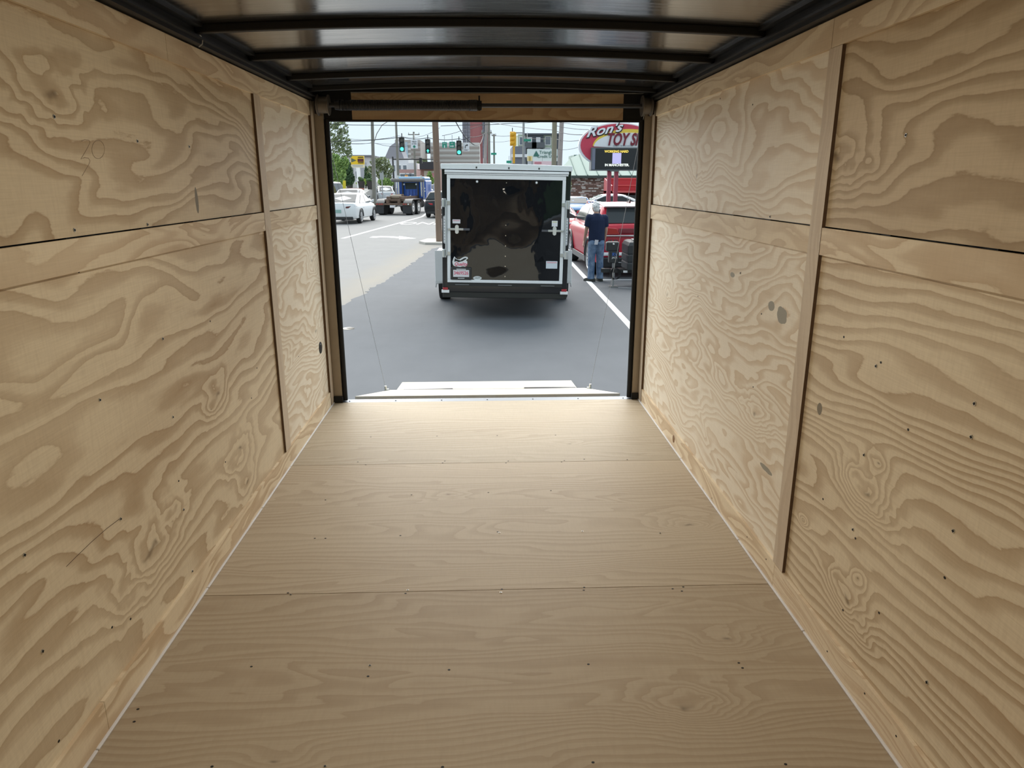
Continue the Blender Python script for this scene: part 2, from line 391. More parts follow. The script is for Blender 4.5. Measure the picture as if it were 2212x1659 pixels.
# rounded grommet in the left wall
g = empty('wire_grommet', onx(692,751,-PW), label='round black rubber grommet set in the left plywood wall near the door', cat='grommet')
MB().cyl((0,0,0),(.004,0,0),.038,.034,24).build('flange', blkmat, g, smooth=40)
MB().cyl((.004,0,0),(.006,0,0),.026,.024,20).build('plug', plain('plug_black',(.02,.02,.022),.3), g, smooth=40)

# ceiling: skin between roof bows, slightly arched across
ceil = empty('ceiling', (0,0,0), kind='structure')
t = NT('ceiling_mill_finish'); x = t.xyz()
n1 = t.noise(t.vec(t.math('MULTIPLY',x[0],3.), t.math('MULTIPLY',x[1],55.), 0), 1., 3, .6)
n2 = t.noise(t.vec(t.math('MULTIPLY',x[0],1.5), t.math('MULTIPLY',x[1],2.), 4.), 1., 2, .5)
t.fin(t.mix(n2,(.40,.40,.40),(.50,.50,.50)), t.ramp(n1,[(.3,.12),(.7,.22)]), 1.0)
t.bump(t.math('MULTIPLY_ADD', n1, .25, n2), .25, .004)
ceil_m = t.m
def arch(xx): return .026*(1-(xx/1.0)**2)
def arched(mb, x0, x1, y0, y1, za, zb, n=24):
    rings = []
    for i in range(n+1):
        xx = x0+(x1-x0)*i/n; a = arch(xx)
        rings.append([(xx,y0,za+a),(xx,y1,za+a),(xx,y1,zb+a),(xx,y0,zb+a)])
    return mb.loft(rings)
arched(MB(), -1.094, 1.094, YF-.03, .16, 1.946, 1.956).build('roof_skin', ceil_m, ceil, smooth=30)
BOWS = [-.195, -.65, -1.255, -1.84, -2.45, -3.06, -3.67, -4.28, -4.89, -5.5]
for y in BOWS: arched(MB(), -1.0, 1.0, y-.032, y, 1.9205, 1.947).build('roof_bow', blk, ceil, smooth=30, bevel=.004)
for s in (-1,1): boxo('roof_edge', blk, ceil, *sorted((s*.97,s*1.05)), YF, .05, 1.938, 1.948)
# stray wires at the roof edge
MB().tube([onx(432,76,-.985), onx(438,84,-.99), onx(437,95,-.995), onx(430,101,-1.0)], .0022, 6).build('wire_tail', plain('wire_grey',(.5,.5,.48),.4), ceil, smooth=60)

# fill lamps added out of view to brighten the walls, between the roof bows
def added_fill_lamp(y, label):
    z = 1.946+arch(0)
    o = empty('added_fill_lamp', (0,y,z), label=label, cat='lamp', group='added fill lamps on the trailer ceiling')
    MB().cyl((0,0,0),(0,0,-.018),.095,.088,28).build('housing', plain('fill_lamp_white',(.8,.8,.8),.4), o, smooth=40)
    MB().ell((0,0,-.018),(.075,.075,.012),24,8).build('lens', glow('fill_lamp_lens',(1.,.93,.80),4.0), o, smooth=60)
    ld = bpy.data.lights.new('added_fill_lamp_light','AREA'); ld.shape = 'DISK'; ld.size = .15; ld.energy = 5.2; ld.color = (1.0,.925,.78)
    lo = bpy.data.objects.new('added_fill_lamp_light', ld); col.objects.link(lo); lo.parent = o; lo.location = (0,0,-.034)
added_fill_lamp(-2.76, 'white round fill lamp added on the ceiling nearer the rear opening')
added_fill_lamp(-4.59, 'white round fill lamp added on the ceiling nearer the nose')
# front end (behind the camera) beside the added side doorway
nose = boxo('wall_front', ply('nose_plywood',0,2,91.), None, -1.09, 1.09, YF-.03, YF, -.1, 1.96); tag(nose, kind='structure')

# rear frame of the box
fr = empty('doorframe_rear', (0,0,0), kind='structure')
post_m = plain('frame_taupe_steel', (.30,.25,.19), .33, .35, .5)
for s in (-1,1):
    o = 0 if s < 0 else .012
    boxo('frame_post', post_m, fr, *sorted((s*(1.034),s*(.972+o))), .004, .045, .0, 1.90)
    boxo('frame_post_outer', blk, fr, *sorted((s*1.09,s*(.965+o))), .045, .11, -.12, 1.95)
    MB().tube([(s*(.957+o),.03,.008),(s*(.957+o),.03,1.79)], .016, 10).build('door_seal', blkmat, fr, smooth=60)
    boxo('post_foot', blkmat, fr, *sorted((s*1.028,s*(.965+o))), -.012, .004, .0, .045, bevel=.006)
boxo('header_beam', blk, fr, -1.06, 1.06, .03, .11, 1.785, 1.974)
boxo('header_board', ply('header_plywood',0,2,15.7,((-.62,1.90,.045,.09),(-.2,1.80,.05,.08)),su=.8,sv=5.,rings=9.,light=(.56,.42,.26),dark=(.40,.26,.15)), fr, -.80, .851, .018, .030, 1.789, 1.939)
boxo('header_board_lip', galv, fr, -.80, 1.0, .012, .03, 1.9405, 1.9445)
boxo('header_seal', blkmat, fr, -.965, .975, .02, .05, 1.778, 1.788)
boxo('threshold_plate', plain('threshold_aluminium',(.15,.17,.20),.4,.3), fr, -.99, .99, .0, .075, -.03, -.001, bevel=.002)
for i in range(7): MB().cyl((-.93+.31*i,.03,-.001),(-.93+.31*i,.03,.0015),.005,.004,8).build('threshold_bolt', blkmat, fr)

# spring and shaft that carry the ramp cables
ts = empty('ramp_spring_assist', (0,0,1.85), label='black torsion spring and shaft across the top of the rear opening', cat='spring')
SY, SZ = -.075, 1.862-1.85
def helix(x0, x1, r, turns, n=14):
    pts = []
    for i in range(turns*n+1):
        a = 2*math.pi*i/n; pts.append((x0+(x1-x0)*i/(turns*n), SY+r*math.sin(a), SZ+r*math.cos(a)))
    return pts
xs0, xs1 = at(735,235,SY).x, at(1030,235,SY).x
MB().tube(helix(xs0, xs1-.04, .027, 95), .0042, 5).build('spring_coil', dark_steel, ts, smooth=60)
MB().tube(helix(xs1-.045, xs1, .029, 7), .0042, 5).build('spring_coil_end', dark_steel, ts, smooth=60)
MB().cyl((-.985,SY,SZ),(1.0,SY,SZ),.0127,None,16).build('shaft', dark_steel, ts, smooth=40)
MB().cyl((xs1,SY,SZ),(xs1+.03,SY,SZ),.030,.026,16).cyl((xs1+.015,SY,SZ+.02),(xs1+.015,SY,SZ+.055),.005,None,8).cyl((xs1+.015,SY-.045,SZ-.022),(xs1+.015,SY-.03,SZ-.02),.012,None,10).build('winding_cone', blkmat, ts, smooth=40)
MB().cyl((xs0-.03,SY,SZ),(xs0,SY,SZ),.026,.030,16).build('anchor_cone', dark_steel, ts, smooth=40)
for s, xa, xb in ((-1,-.985,-.915),(1,.945,1.005)):
    d = MB(); d.loft([[(xx, SY+r*math.sin(a*math.pi/12), SZ+r*math.cos(a*math.pi/12)) for a in range(24)] for xx, r in ((xa,.060),(xa+.006,.060),(xa+.010,.048),(xb-.010,.046),(xb-.006,.058),(xb,.058))])
    d.build('cable_drum', plain('drum_cast',(.16,.14,.12),.45,.6), ts, smooth=35)
    boxo('shaft_bracket', blk, ts, *sorted((xa-.012 if s<0 else xb+.002, xa-.004 if s<0 else xb+.010)), SY-.03, .03, SZ-.05, SZ+.06)

# ramp door, lowered behind the box
ramp = empty('ramp_door', (0,.17,-.035), label='lowered plywood ramp door with a hinged end flap, outside the threshold', cat='ramp door')
R0, R1 = (.22,-.024), (2.0,-.497)
pale = ply('ramp_plywood', 0, 1, 3.3, su=.5, sv=3., rings=8., light=(.76,.71,.58), dark=(.68,.60,.46), contrast=.7)
def sl(yz0, yz1, x0, x1, th, nm, mat, x0b=None, x1b=None):
    (y0,z0),(y1,z1) = yz0, yz1; x0b = x0 if x0b is None else x0b; x1b = x1 if x1b is None else x1b
    L = ramp.location
    P = [(x0,y0,z0-th),(x1,y0,z0-th),(x1b,y1,z1-th),(x0b,y1,z1-th),(x0,y0,z0),(x1,y0,z0),(x1b,y1,z1),(x0b,y1,z1)]
    return MB().hexa([(a-L.x,b-L.y,c-L.z) for a,b,c in P]).build(nm, mat, ramp)
sl(R0, R1, -.928, .945, .026, 'ramp_panel', pale)
sl((.10,-.030),(.215,-.055), -.95, .96, .006, 'hinge_leaf', plain('hinge_blue_steel',(.35,.40,.48),.3,.7))
sl((2.02,-.500),(2.33,-.512), -.868, .872, .014, 'end_flap', pale, -.85, .855)
for a, b in ((-.80,-.33),(.36,.86)): sl((1.985,-.491),(2.035,-.494), a, b, .004, 'flap_hinge', dark_steel)
anch = []
for s in (-1,1):
    px, py = ((833,838),(1275,834))[s > 0]
    p = onx(px, py, s*.962); L = ramp.location
    MB().cyl((p.x-L.x,p.y-L.y,p.z-L.z-.03),(p.x-L.x,p.y-L.y,p.z-L.z+.02),.014,.010,10).cyl((p.x-L.x-s*.03,p.y-L.y,p.z-L.z-.02),(p.x-L.x+s*.01,p.y-L.y,p.z-L.z-.02),.012,None,10).build('cable_anchor', zinc, ramp, smooth=40)
    anch.append(p)
for s, p in zip((-1,1), anch):
    top = Vector((s*.972+(.0 if s<0 else .006), SY+.048, 1.85+SZ-.005))
    q = [top.lerp(p, i/12) - Vector((0,0,.02*math.sin(math.pi*i/12))) for i in range(13)]
    c = MB().tube(q, .0016, 5).build('lift_cable', steel, None, smooth=60)
    tag(c, 'thin steel lift cable from the %s drum down to the ramp' % ('left' if s<0 else 'right'), 'cable', 'ramp lift cables')
# ------------------------------------------------------------------ ground outside
def asphalt(name, a, b, seed, sand=None):
    t = NT(name); x = t.xyz(); P = t.vec(x[0],x[1],seed)
    n = t.noise(P, 1.3, 4, .6); fine = t.noise(P, 240., 2, .7); mid = t.noise(t.vec(x[0], t.math('MULTIPLY',x[1],.25), seed), 5., 4, .65)
    c = t.mix(t.math('MULTIPLY_ADD', fine, .45, t.math('MULTIPLY_ADD', n, .5, t.math('MULTIPLY', mid, .25)), clamp=True), a, b)
    if sand:                                                   # washed grit along the broken edge of the pavement
        d = t.math('ABSOLUTE', t.math('SUBTRACT', x[0], t.math('MULTIPLY_ADD', x[1], .075, sand)))
        m = t.math('SUBTRACT', 1.0, t.math('DIVIDE', t.math('MULTIPLY_ADD', n, 1.0, d), 1.25), clamp=True)
        c = t.mix(t.math('MULTIPLY', m, 1.15, clamp=True), c, (.30,.272,.225))
    t.fin(c, .85, 0, .3); t.bump(fine, .25, .004); return t.m
road_m = asphalt('street_asphalt', (.18,.18,.18), (.28,.277,.27), 1.0, sand=-3.1)
lot_m = asphalt('lot_asphalt', (.088,.095,.105), (.165,.174,.187), 4.0)
road = boxo('road', road_m, None, -300, 300, -20, 700, GZ-.06, GZ-.004); tag(road, kind='structure')
edge = [(-2.6,-12),(-2.55,5.2),(-2.40,6.6),(-2.37,7.3),(-2.20,8.6),(-2.19,9.3),(-2.06,10.2),(-1.97,11.3),(-1.90,12.2),(-1.84,13.3),(-1.76,14.4),(-1.74,16.),(-1.62,17.5),(-1.2,18.6),(-.6,22),(-.2,60)]
rnd = random.Random(4)
ring = []
for (a, b) in zip(edge[:-1], edge[1:]):
    n = 8 if 5 < a[1] < 18 else 1
    for i in range(n):
        f = i/n; ring.append((a[0]+(b[0]-a[0])*f+(rnd.uniform(-.05,.05) if n > 1 else 0), a[1]+(b[1]-a[1])*f))
ring += [edge[-1], (60,60), (60,-12)]
lot = MB().prism(ring, lambda x,y:(x,y,GZ-.03), lambda x,y:(x,y,GZ)).build('pavement_lot', lot_m); tag(lot, kind='structure')
paint = plain('road_paint_white', (.82,.83,.83), .7, 0, .3, 0, .12, 3.)
def stripe(name, p, q, wd, parent, z=GZ):
    p = Vector(p[:2]); q = Vector(q[:2]); d = (q-p).normalized(); n = Vector((-d.y,d.x))*(wd/2)
    poly = [p+n, p-n, q-n, q+n]
    return MB().prism([tuple(v) for v in poly], lambda x,y:(x,y,z), lambda x,y:(x,y,z+.003)).build(name, paint, parent)
mk = empty('road_markings', (0,0,GZ), kind='structure'); mk.location = (0,0,0)
stripe('stall_line', (1.97,1.5), (2.17,13.6), .10, mk)
stripe('stall_line', (2.18,10.15), (6.5,10.10), .09, mk)
stripe('stall_line', (2.55,9.0), (3.6,8.75), .02, mk)
stripe('lane_line', gnd(740,515), gnd(912,468), .15, mk, GZ-.003)
stripe('lane_line', gnd(912,468), gnd(940,446), .15, mk, GZ-.003)
# turn arrow: a curved shaft and a head
a0, a1 = gnd(798,513), gnd(868,513)
pts = [gnd(*p) for p in ((798,513),(806,510.5),(822,510),(840,510.2),(862,511.5),(862,509.8),(899,515),(862,517),(862,514.6),(840,513),(822,512.5),(812,513.5))]
MB().prism([(p.x,p.y) for p in pts], lambda x,y:(x,y,GZ-.003), lambda x,y:(x,y,GZ)).build('turn_arrow', paint, mk)
o = text('lane_word', 'ONLY', paint, mk, tuple(gnd(925,482.5)), 1.25, rot=(0,0,-.06), ext=.001); o.scale = (.85,2.3,1); o.location.z = GZ-.002
cov = gnd(752,710)
mh = empty('curb_box_cover', (cov.x,cov.y,GZ), label='small pale metal curb box cover set in the dark lot', cat='cover')
MB().cyl((0,0,0),(0,0,.006),.085,.08,18).build('rim', plain('worn_iron',(.42,.38,.32),.5,.5), mh, smooth=40)
MB().cyl((.03,0,.006),(.03,0,.009),.055,.05,16).build('lid', plain('dark_iron',(.09,.085,.075),.6,.4), mh, smooth=40)
curb = MB().prism([(-1.95,19.1),(-1.2,18.9),(-.9,19.3),(-1.0,20.6),(-2.0,20.8),(-2.2,19.7)], lambda x,y:(x,y,GZ-.01), lambda x,y:(x,y,GZ+.07)).build('curb_island', plain('old_concrete',(.50,.48,.44),.9)); tag(curb, kind='structure')

# ------------------------------------------------------------------ shared outdoor materials
chrome = plain('chrome', (.80,.80,.80), .12, 1.0)
alum = plain('aluminium_trim', (.92,.93,.95), .35, .1)
white_gloss = plain('white_gloss_plastic', (.94,.94,.94), .3)
tyre_m = plain('tyre_rubber', (.022,.022,.023), .75)
rim_m = plain('alloy_rim', (.60,.61,.63), .3, .8)
glass_m = plain('car_glass', (.05,.058,.062), .06, 0, .22)
red_lens = plain('red_lens', (.45,.02,.03), .15, 0, .6, .5)
clear_lens = plain('clear_lens', (.80,.82,.82), .15, .2)
trim_blk = plain('black_trim', (.025,.025,.027), .45)
plate_white = plain('plate_white', (.80,.78,.80), .4)
pink_ink = plain('pink_ink', (.75,.13,.22), .5)
blk_ink = plain('black_ink', (.02,.02,.02), .5)
white_ink = plain('white_ink', (.85,.85,.85), .5)

# ------------------------------------------------------------------ black cargo trailer ahead
def wavy_black():
    t = NT('black_aluminium_skin'); x = t.xyz(); P = t.vec(x[0],x[1],x[2])
    n = t.noise(P, 1.7, 1.5, .4, .2); m = t.noise(t.vec(t.math('MULTIPLY',x[0],1.),x[1],t.math('MULTIPLY',x[2],.7)), 5., 2, .5)
    t.fin((.008,.009,.011), .03, 0, .42, .0); t.bump(t.math('MULTIPLY_ADD', m, .12, n), .28, .05); return t.m
skin = wavy_black()
TY = 5.75; TX = .27
bt = empty('cargo_trailer', (TX,TY,GZ), -.02, label='black enclosed cargo trailer with white fenders parked straight behind the opening', cat='trailer')
tilt = 0.019
HWt = .905; L0 = .42; LT = 2.14                                # half width, underside and top above the ground
def tb(name, mat, *d, bevel=None, smooth=None):                # body pieces lean with the crowned lot
    o = boxo(name, mat, bt, *d, bevel=bevel); o.rotation_euler = (0,tilt,0); return o
LEN = 3.6
tb('body', skin, -HWt, HWt, .03, LEN, L0+.02, LT)
tb('rear_frame', plain('trailer_black_paint',(.012,.012,.014),.12,0,.6), -HWt, HWt, .0, .05, L0-.02, LT, bevel=.01)
cap = MB(); n = 16; rings = []
for i in range(n+1):
    xx = -HWt-.01+(2*HWt+.02)*i/n; a = .012*(1-(xx/.92)**2)
    rings.append([(xx,-.03,LT-.025+a*.3),(xx,LEN,LT-.025+a*.3),(xx,LEN,LT+.045+a),(xx,-.03,LT+.045+a)])
o = cap.loft(rings).build('roof_cap', plain('roof_cap_aluminium',(.90,.93,.96),.28,.15), bt, smooth=30, bevel=.006); o.rotation_euler = (0,tilt,0)
for x in (-.42,.03,.45): tb('cap_screw', blk_ink, x-.009, x+.009, -.034, -.03, LT-.01, LT+.015)
FX0, FX1, FZ0, FZ1 = -.832, .832, .545, 2.045                  # ramp door outline
tb('drip_rail', alum, FX0-.03, FX1+.035, -.05, .0, FZ1+.025, FZ1+.06, bevel=.006)
tb('drip_rail', alum, FX0-.03, FX1+.03, -.04, .0, FZ1+.003, FZ1+.02, bevel=.004)
tb('door_trim', alum, FX0, FX1, -.03, .0, FZ1-.055, FZ1, bevel=.006)
tb('door_trim', alum, FX0, FX1, -.03, .0, FZ0, FZ0+.042, bevel=.006)
for a in (FX0, FX1-.047): tb('door_trim', alum, a, a+.047, -.03, .0, FZ0+.042, FZ1-.055, bevel=.006)
# the door skin: a gently dented sheet
dm = MB(); nx, nz = 28, 28; vs = []
rr = random.Random(8); bumps = [(rr.uniform(-.8,.8), rr.uniform(.6,2.), rr.uniform(.12,.35), rr.uniform(-.006,.006)) for _ in range(26)]
for j in range(nz+1):
    for i in range(nx+1):
        x = FX0+.045+(FX1-FX0-.09)*i/nx; z = FZ0+.04+(FZ1-FZ0-.09)*j/nz
        e = math.sin(math.pi*i/nx)*math.sin(math.pi*j/nz)
        d = sum(h*math.exp(-((x-a)**2+(z-b)**2)/(r*r)) for a,b,r,h in bumps)
        vs.append((x, -.014+d*min(1,e*2.5), z))
dm.add(vs, [(j*(nx+1)+i, j*(nx+1)+i+1, (j+1)*(nx+1)+i+1, (j+1)*(nx+1)+i) for j in range(nz) for i in range(nx)])
o = dm.build('door_skin', skin, bt, smooth=80); o.rotation_euler = (0,tilt,0)
for k in range(10): tb('skin_screw', zinc, -.006, .006, -.021, -.013, FZ0+.09+k*.145, FZ0+.102+k*.145)
for x in (-.41,.42):
    o = MB().cyl((x,-.016,FZ1-.09),(x,-.03,FZ1-.09),.026,.022,16).build('door_bumper', trim_blk, bt, smooth=40); o.rotation_euler = (0,tilt,0)
    o2 = MB().cyl((x,-.03,FZ1-.09),(x,-.034,FZ1-.09),.015,.012,14).build('bumper_cap', white_gloss, o, smooth=40)
for s in (-1,1):
    for zz in (1.665,.965):                                     # bar-lock keepers
        c = s*.872
        o = MB().box(c-.032,c+.028,-.03,.0,zz-.065,zz+.055).cyl((c-.01,-.05,zz-.06),(c-.01,-.05,zz+.05),.022,None,12).box(*sorted((c-s*.09,c-s*.02)),-.045,-.02,zz-.03,zz+.025).build('lock_keeper', plain('zinc_plate',(.62,.64,.64),.3,.9), bt, smooth=35, bevel=.004); o.rotation_euler = (0,tilt,0)
    bar = MB().cyl((s*.845,-.045,.93),(s*.845,-.045,1.70),.014,None,10).build('lock_bar', plain('zinc_bar',(.60,.63,.65),.3,.9), bt, smooth=40); bar.rotation_euler = (0,tilt,0)
    hd = empty('bar_latch', (0,0,0)); hd.parent = bt; hd.rotation_euler = (0,tilt,0)
    boxo('latch_handle', plain('zinc_plate',(1,1,1)), hd, *sorted((s*.60,s*.82)), -.055, -.035, 1.285, 1.315, bevel=.004)
    boxo('latch_grip', plain('rubber_grip',(.09,.09,.10),.6), hd, *sorted((s*.51,s*.60)), -.058, -.034, 1.285, 1.315, bevel=.004)
    MB().loft([[(s*.692+.026*math.cos(a*math.pi/10), yy, 1.30+(.035 if math.sin(a*math.pi/10)>=0 else -.035)+.026*math.sin(a*math.pi/10)) for a in range(20)] for yy in (-.016,-.066)]).build('latch_hasp', white_gloss if 0 else plain('zinc_hasp',(.80,.81,.80),.3,.6), hd, smooth=40)
    if s < 0: sk_ = boxo('warning_sticker', plate_white, hd, -.755, -.645, -.0175, -.0145, 1.38, 1.435); boxo('sticker_print', plain('pale_red_print',(.70,.40,.46),.5), sk_, -.745,-.655,-.0185,-.0172,1.412,1.427)
    else: sk_ = boxo('warning_sticker', plate_white, hd, .652, .735, -.0175, -.0145, 1.36, 1.44); boxo('sticker_print', plain('pale_yellow_print',(.72,.72,.45),.5), sk_, .662,.725,-.0185,-.0172,1.415,1.428)
    tl = MB().loft([[(s*.868+.019*math.cos(a*math.pi/10), yy, 1.29+(.17 if math.sin(a*math.pi/10)>=0 else -.17)+.024*math.sin(a*math.pi/10)) for a in range(20)] for yy in (.0,-.018)]).build('tail_light', plain('led_bar_silver',(.62,.63,.68),.25,.3), bt, smooth=40); tl.rotation_euler = (0,tilt,0)
    for k in range(9): MB().cyl((s*.868,-.017,1.13+k*.04),(s*.868,-.024,1.13+k*.04),.0115,.009,10).build('led', white_gloss, tl, smooth=40)
    mkr = MB().box(s*.862-.055,s*.862+.055,-.03,0,.395,.435).build('marker_reflector', white_gloss, bt); mkr.rotation_euler = (0,tilt,0)
    MB().box(s*.862-.038,s*.862+.038,-.034,0,.437,.47).build('marker_lens', red_lens, mkr, bevel=.004)
    # wheels and fenders stand on the ground, unleaned
    for yy in (2.05,):
        wz = .325
        wl_ = MB().loft([[(s*xx, yy+r*math.cos(a*math.pi/18), wz+r*math.sin(a*math.pi/18)) for a in range(36)] for xx, r in ((.915,.30),(.93,.322),(.97,.325),(1.07,.325),(1.10,.318),(1.105,.30),(1.105,.19))]).build('wheel', tyre_m, bt, smooth=30)
        MB().cyl((s*1.107,yy,wz),(s*1.085,yy,wz),.185,.17,20).build('rim', rim_m, wl_, smooth=40)
        fen = MB(); rings = []
        for a in range(0, 13):
            t_ = math.pi*a/12; c_, s_ = math.cos(t_), math.sin(t_)
            yo, zo = yy-.47*c_, .47+.40*min(1,s_*1.5)
            if a in (0,12): zo = .36
            rings.append([(s*.905,yo,zo),(s*1.125,yo,zo-.03),(s*1.14,yo,zo-.10),(s*1.125,yy+(yo-yy)*.96,zo-.10),(s*1.115,yy+(yo-yy)*.96,zo-.045),(s*.905,yy+(yo-yy)*.97,zo-.02)])
        fen.loft(rings).build('fender', white_gloss, bt, smooth=50)
        MB().box(*sorted((s*.905,s*1.137)),yy-.475,yy-.463,.36,.87).build('fender_flap', white_gloss, bt, bevel=.004)
tb('bumper', plain('bumper_grime',(.03,.03,.028),.5), -HWt, HWt, .01, .10, L0-.10, L0+.02, bevel=.008)
tb('sill', plain('bumper_grime',(.03,.03,.028),.5), FX0, FX1, -.02, .02, FZ0-.05, FZ0-.004)
for x in (-.62,.0,.62): h_ = tb('hinge', plain('grey_hinge',(.22,.23,.24),.4,.6), x-.10, x+.10, -.035, -.01, FZ0-.035, FZ0-.024); 
tb('underframe', trim_blk, -.7, .7, .2, LEN+.9, .33, .42)
o = MB().cyl((-1.0,2.05,.325),(1.0,2.05,.325),.035,None,10).build('axle', trim_blk, bt, smooth=40)
# number plate, stickers
pl = tb('plate_frame', plain('plate_frame_black',(.03,.03,.032),.35), -.785, -.485, -.045, -.016, .585, .765, bevel=.012)
pp = boxo('number_plate', plate_white, pl, -.748, -.518, -.049, -.045, .628, .728, bevel=.004)
text('plate_number', '3469526', pink_ink, pl, (-.633,-.0495,.683), .070, ext=.0006, off=.0012, sx=.86)
boxo('frame_print', white_ink, pl, -.70, -.565, -.0465, -.0448, .735, .744); boxo('frame_print', white_ink, pl, -.68, -.585, -.0465, -.0448, .605, .613)
eg = [(-.765,.80),(-.77,.835),(-.755,.885),(-.74,.912),(-.722,.888),(-.70,.872),(-.665,.872),(-.62,.90),(-.585,.912),(-.552,.905),(-.545,.885),(-.575,.862),(-.556,.842),(-.558,.79),(-.58,.765),(-.62,.772),(-.66,.762),(-.71,.768),(-.745,.775)]
eg = [(x+.01,z+.005) for x,z in eg]
st = MB().prism(eg, lambda x,z:(x,-.0155,z), lambda x,z:(x,-.018,z)).build('eagle_sticker', white_ink, bt); st.rotation_euler = (0,tilt,0)
wing = [(-.742,.835),(-.735,.89),(-.715,.872),(-.68,.862),(-.655,.855),(-.60,.888),(-.565,.893),(-.575,.875),(-.62,.848),(-.66,.838),(-.68,.830),(-.71,.845)]
MB().prism([(x+.01,z+.005) for x,z in wing], lambda x,z:(x,-.018,z), lambda x,z:(x,-.019,z)).build('eagle_print', blk_ink, st)
text('sticker_word', 'Quality', pink_ink, st, (-.64,-.0192,.808), .066, ext=.0005, shear=.25, off=.0015, sx=.95)
ov = MB().loft([[(-.40+.062*math.cos(a*math.pi/16), yy, .612+.028*math.sin(a*math.pi/16)) for a in range(32)] for yy in (-.0155,-.019)]).build('oval_sticker', plain('silver_sticker',(.72,.76,.78),.35,.2), bt, smooth=40); ov.rotation_euler = (0,tilt,0)
text('oval_logo', 'AEP', plain('grey_ink',(.25,.28,.30),.5), ov, (-.40,-.0195,.612), .045, ext=.0004, shear=.3)
ws = tb('notice_sticker', plain('sticker_white_blue',(.74,.80,.86),.4), .588, .752, -.019, -.0155, .765, .872, bevel=.004); boxo('notice_header', plain('notice_pink',(.78,.48,.54),.5), ws, .600,.742,-.0205,-.0188,.843,.862)
# ------------------------------------------------------------------ cars
def wheel_proto():
    r, wd = .33, .21
    w_ = MB().loft([[(xx, rr_*math.cos(a*math.pi/16), rr_*math.sin(a*math.pi/16)) for a in range(32)] for xx, rr_ in ((-wd/2,.22),(-wd/2,.30),(-wd/2+.03,r),(wd/2-.03,r),(wd/2,.30),(wd/2,.235),(wd/2-.02,.22))]).build('wheel', tyre_m, None, smooth=35)
    MB().cyl((wd/2-.06,0,0),(wd/2-.05,0,0),.225,.225,28).build('wheel_well', trim_blk, w_)
    rimo = MB().loft([[(xx, rr_*math.cos(a*math.pi/16), rr_*math.sin(a*math.pi/16)) for a in range(32)] for xx, rr_ in ((wd/2-.05,.205),(wd/2-.004,.235),(wd/2-.002,.225),(wd/2-.04,.20))]).build('rim', rim_m, w_, smooth=40)
    sp = MB()
    for k in range(5):
        a = 2*math.pi*k/5; c, s = math.cos(a), math.sin(a); n = Vector((0,-s,c)); d = Vector((0,c,s))
        for off in (-.03,.03):
            p0 = d*.03+n*off*.6; p1 = d*.215+n*off*1.7
            q = [p0-n*.016, p0+n*.016, p1+n*.02, p1-n*.02]
            sp.hexa([Vector((wd/2-.03,0,0))+v for v in q]+[Vector((wd/2-.006,0,0))+v for v in q])
    sp.cyl((wd/2-.03,0,0),(wd/2-.002,0,0),.05,.04,14).build('spokes', rim_m, w_, smooth=30)
    return w_
WHEEL = [wheel_proto()]; WHEEL_USED = [False]
def put_wheel(parent, x, y, r):
    k = r/.33
    if not WHEEL_USED[0]: o = WHEEL[0]; o.parent = parent; WHEEL_USED[0] = True
    else: o = copy_tree(WHEEL[0], parent)
    o.location = (x, y, r); o.scale = (1 if x > 0 else -1, k, k)
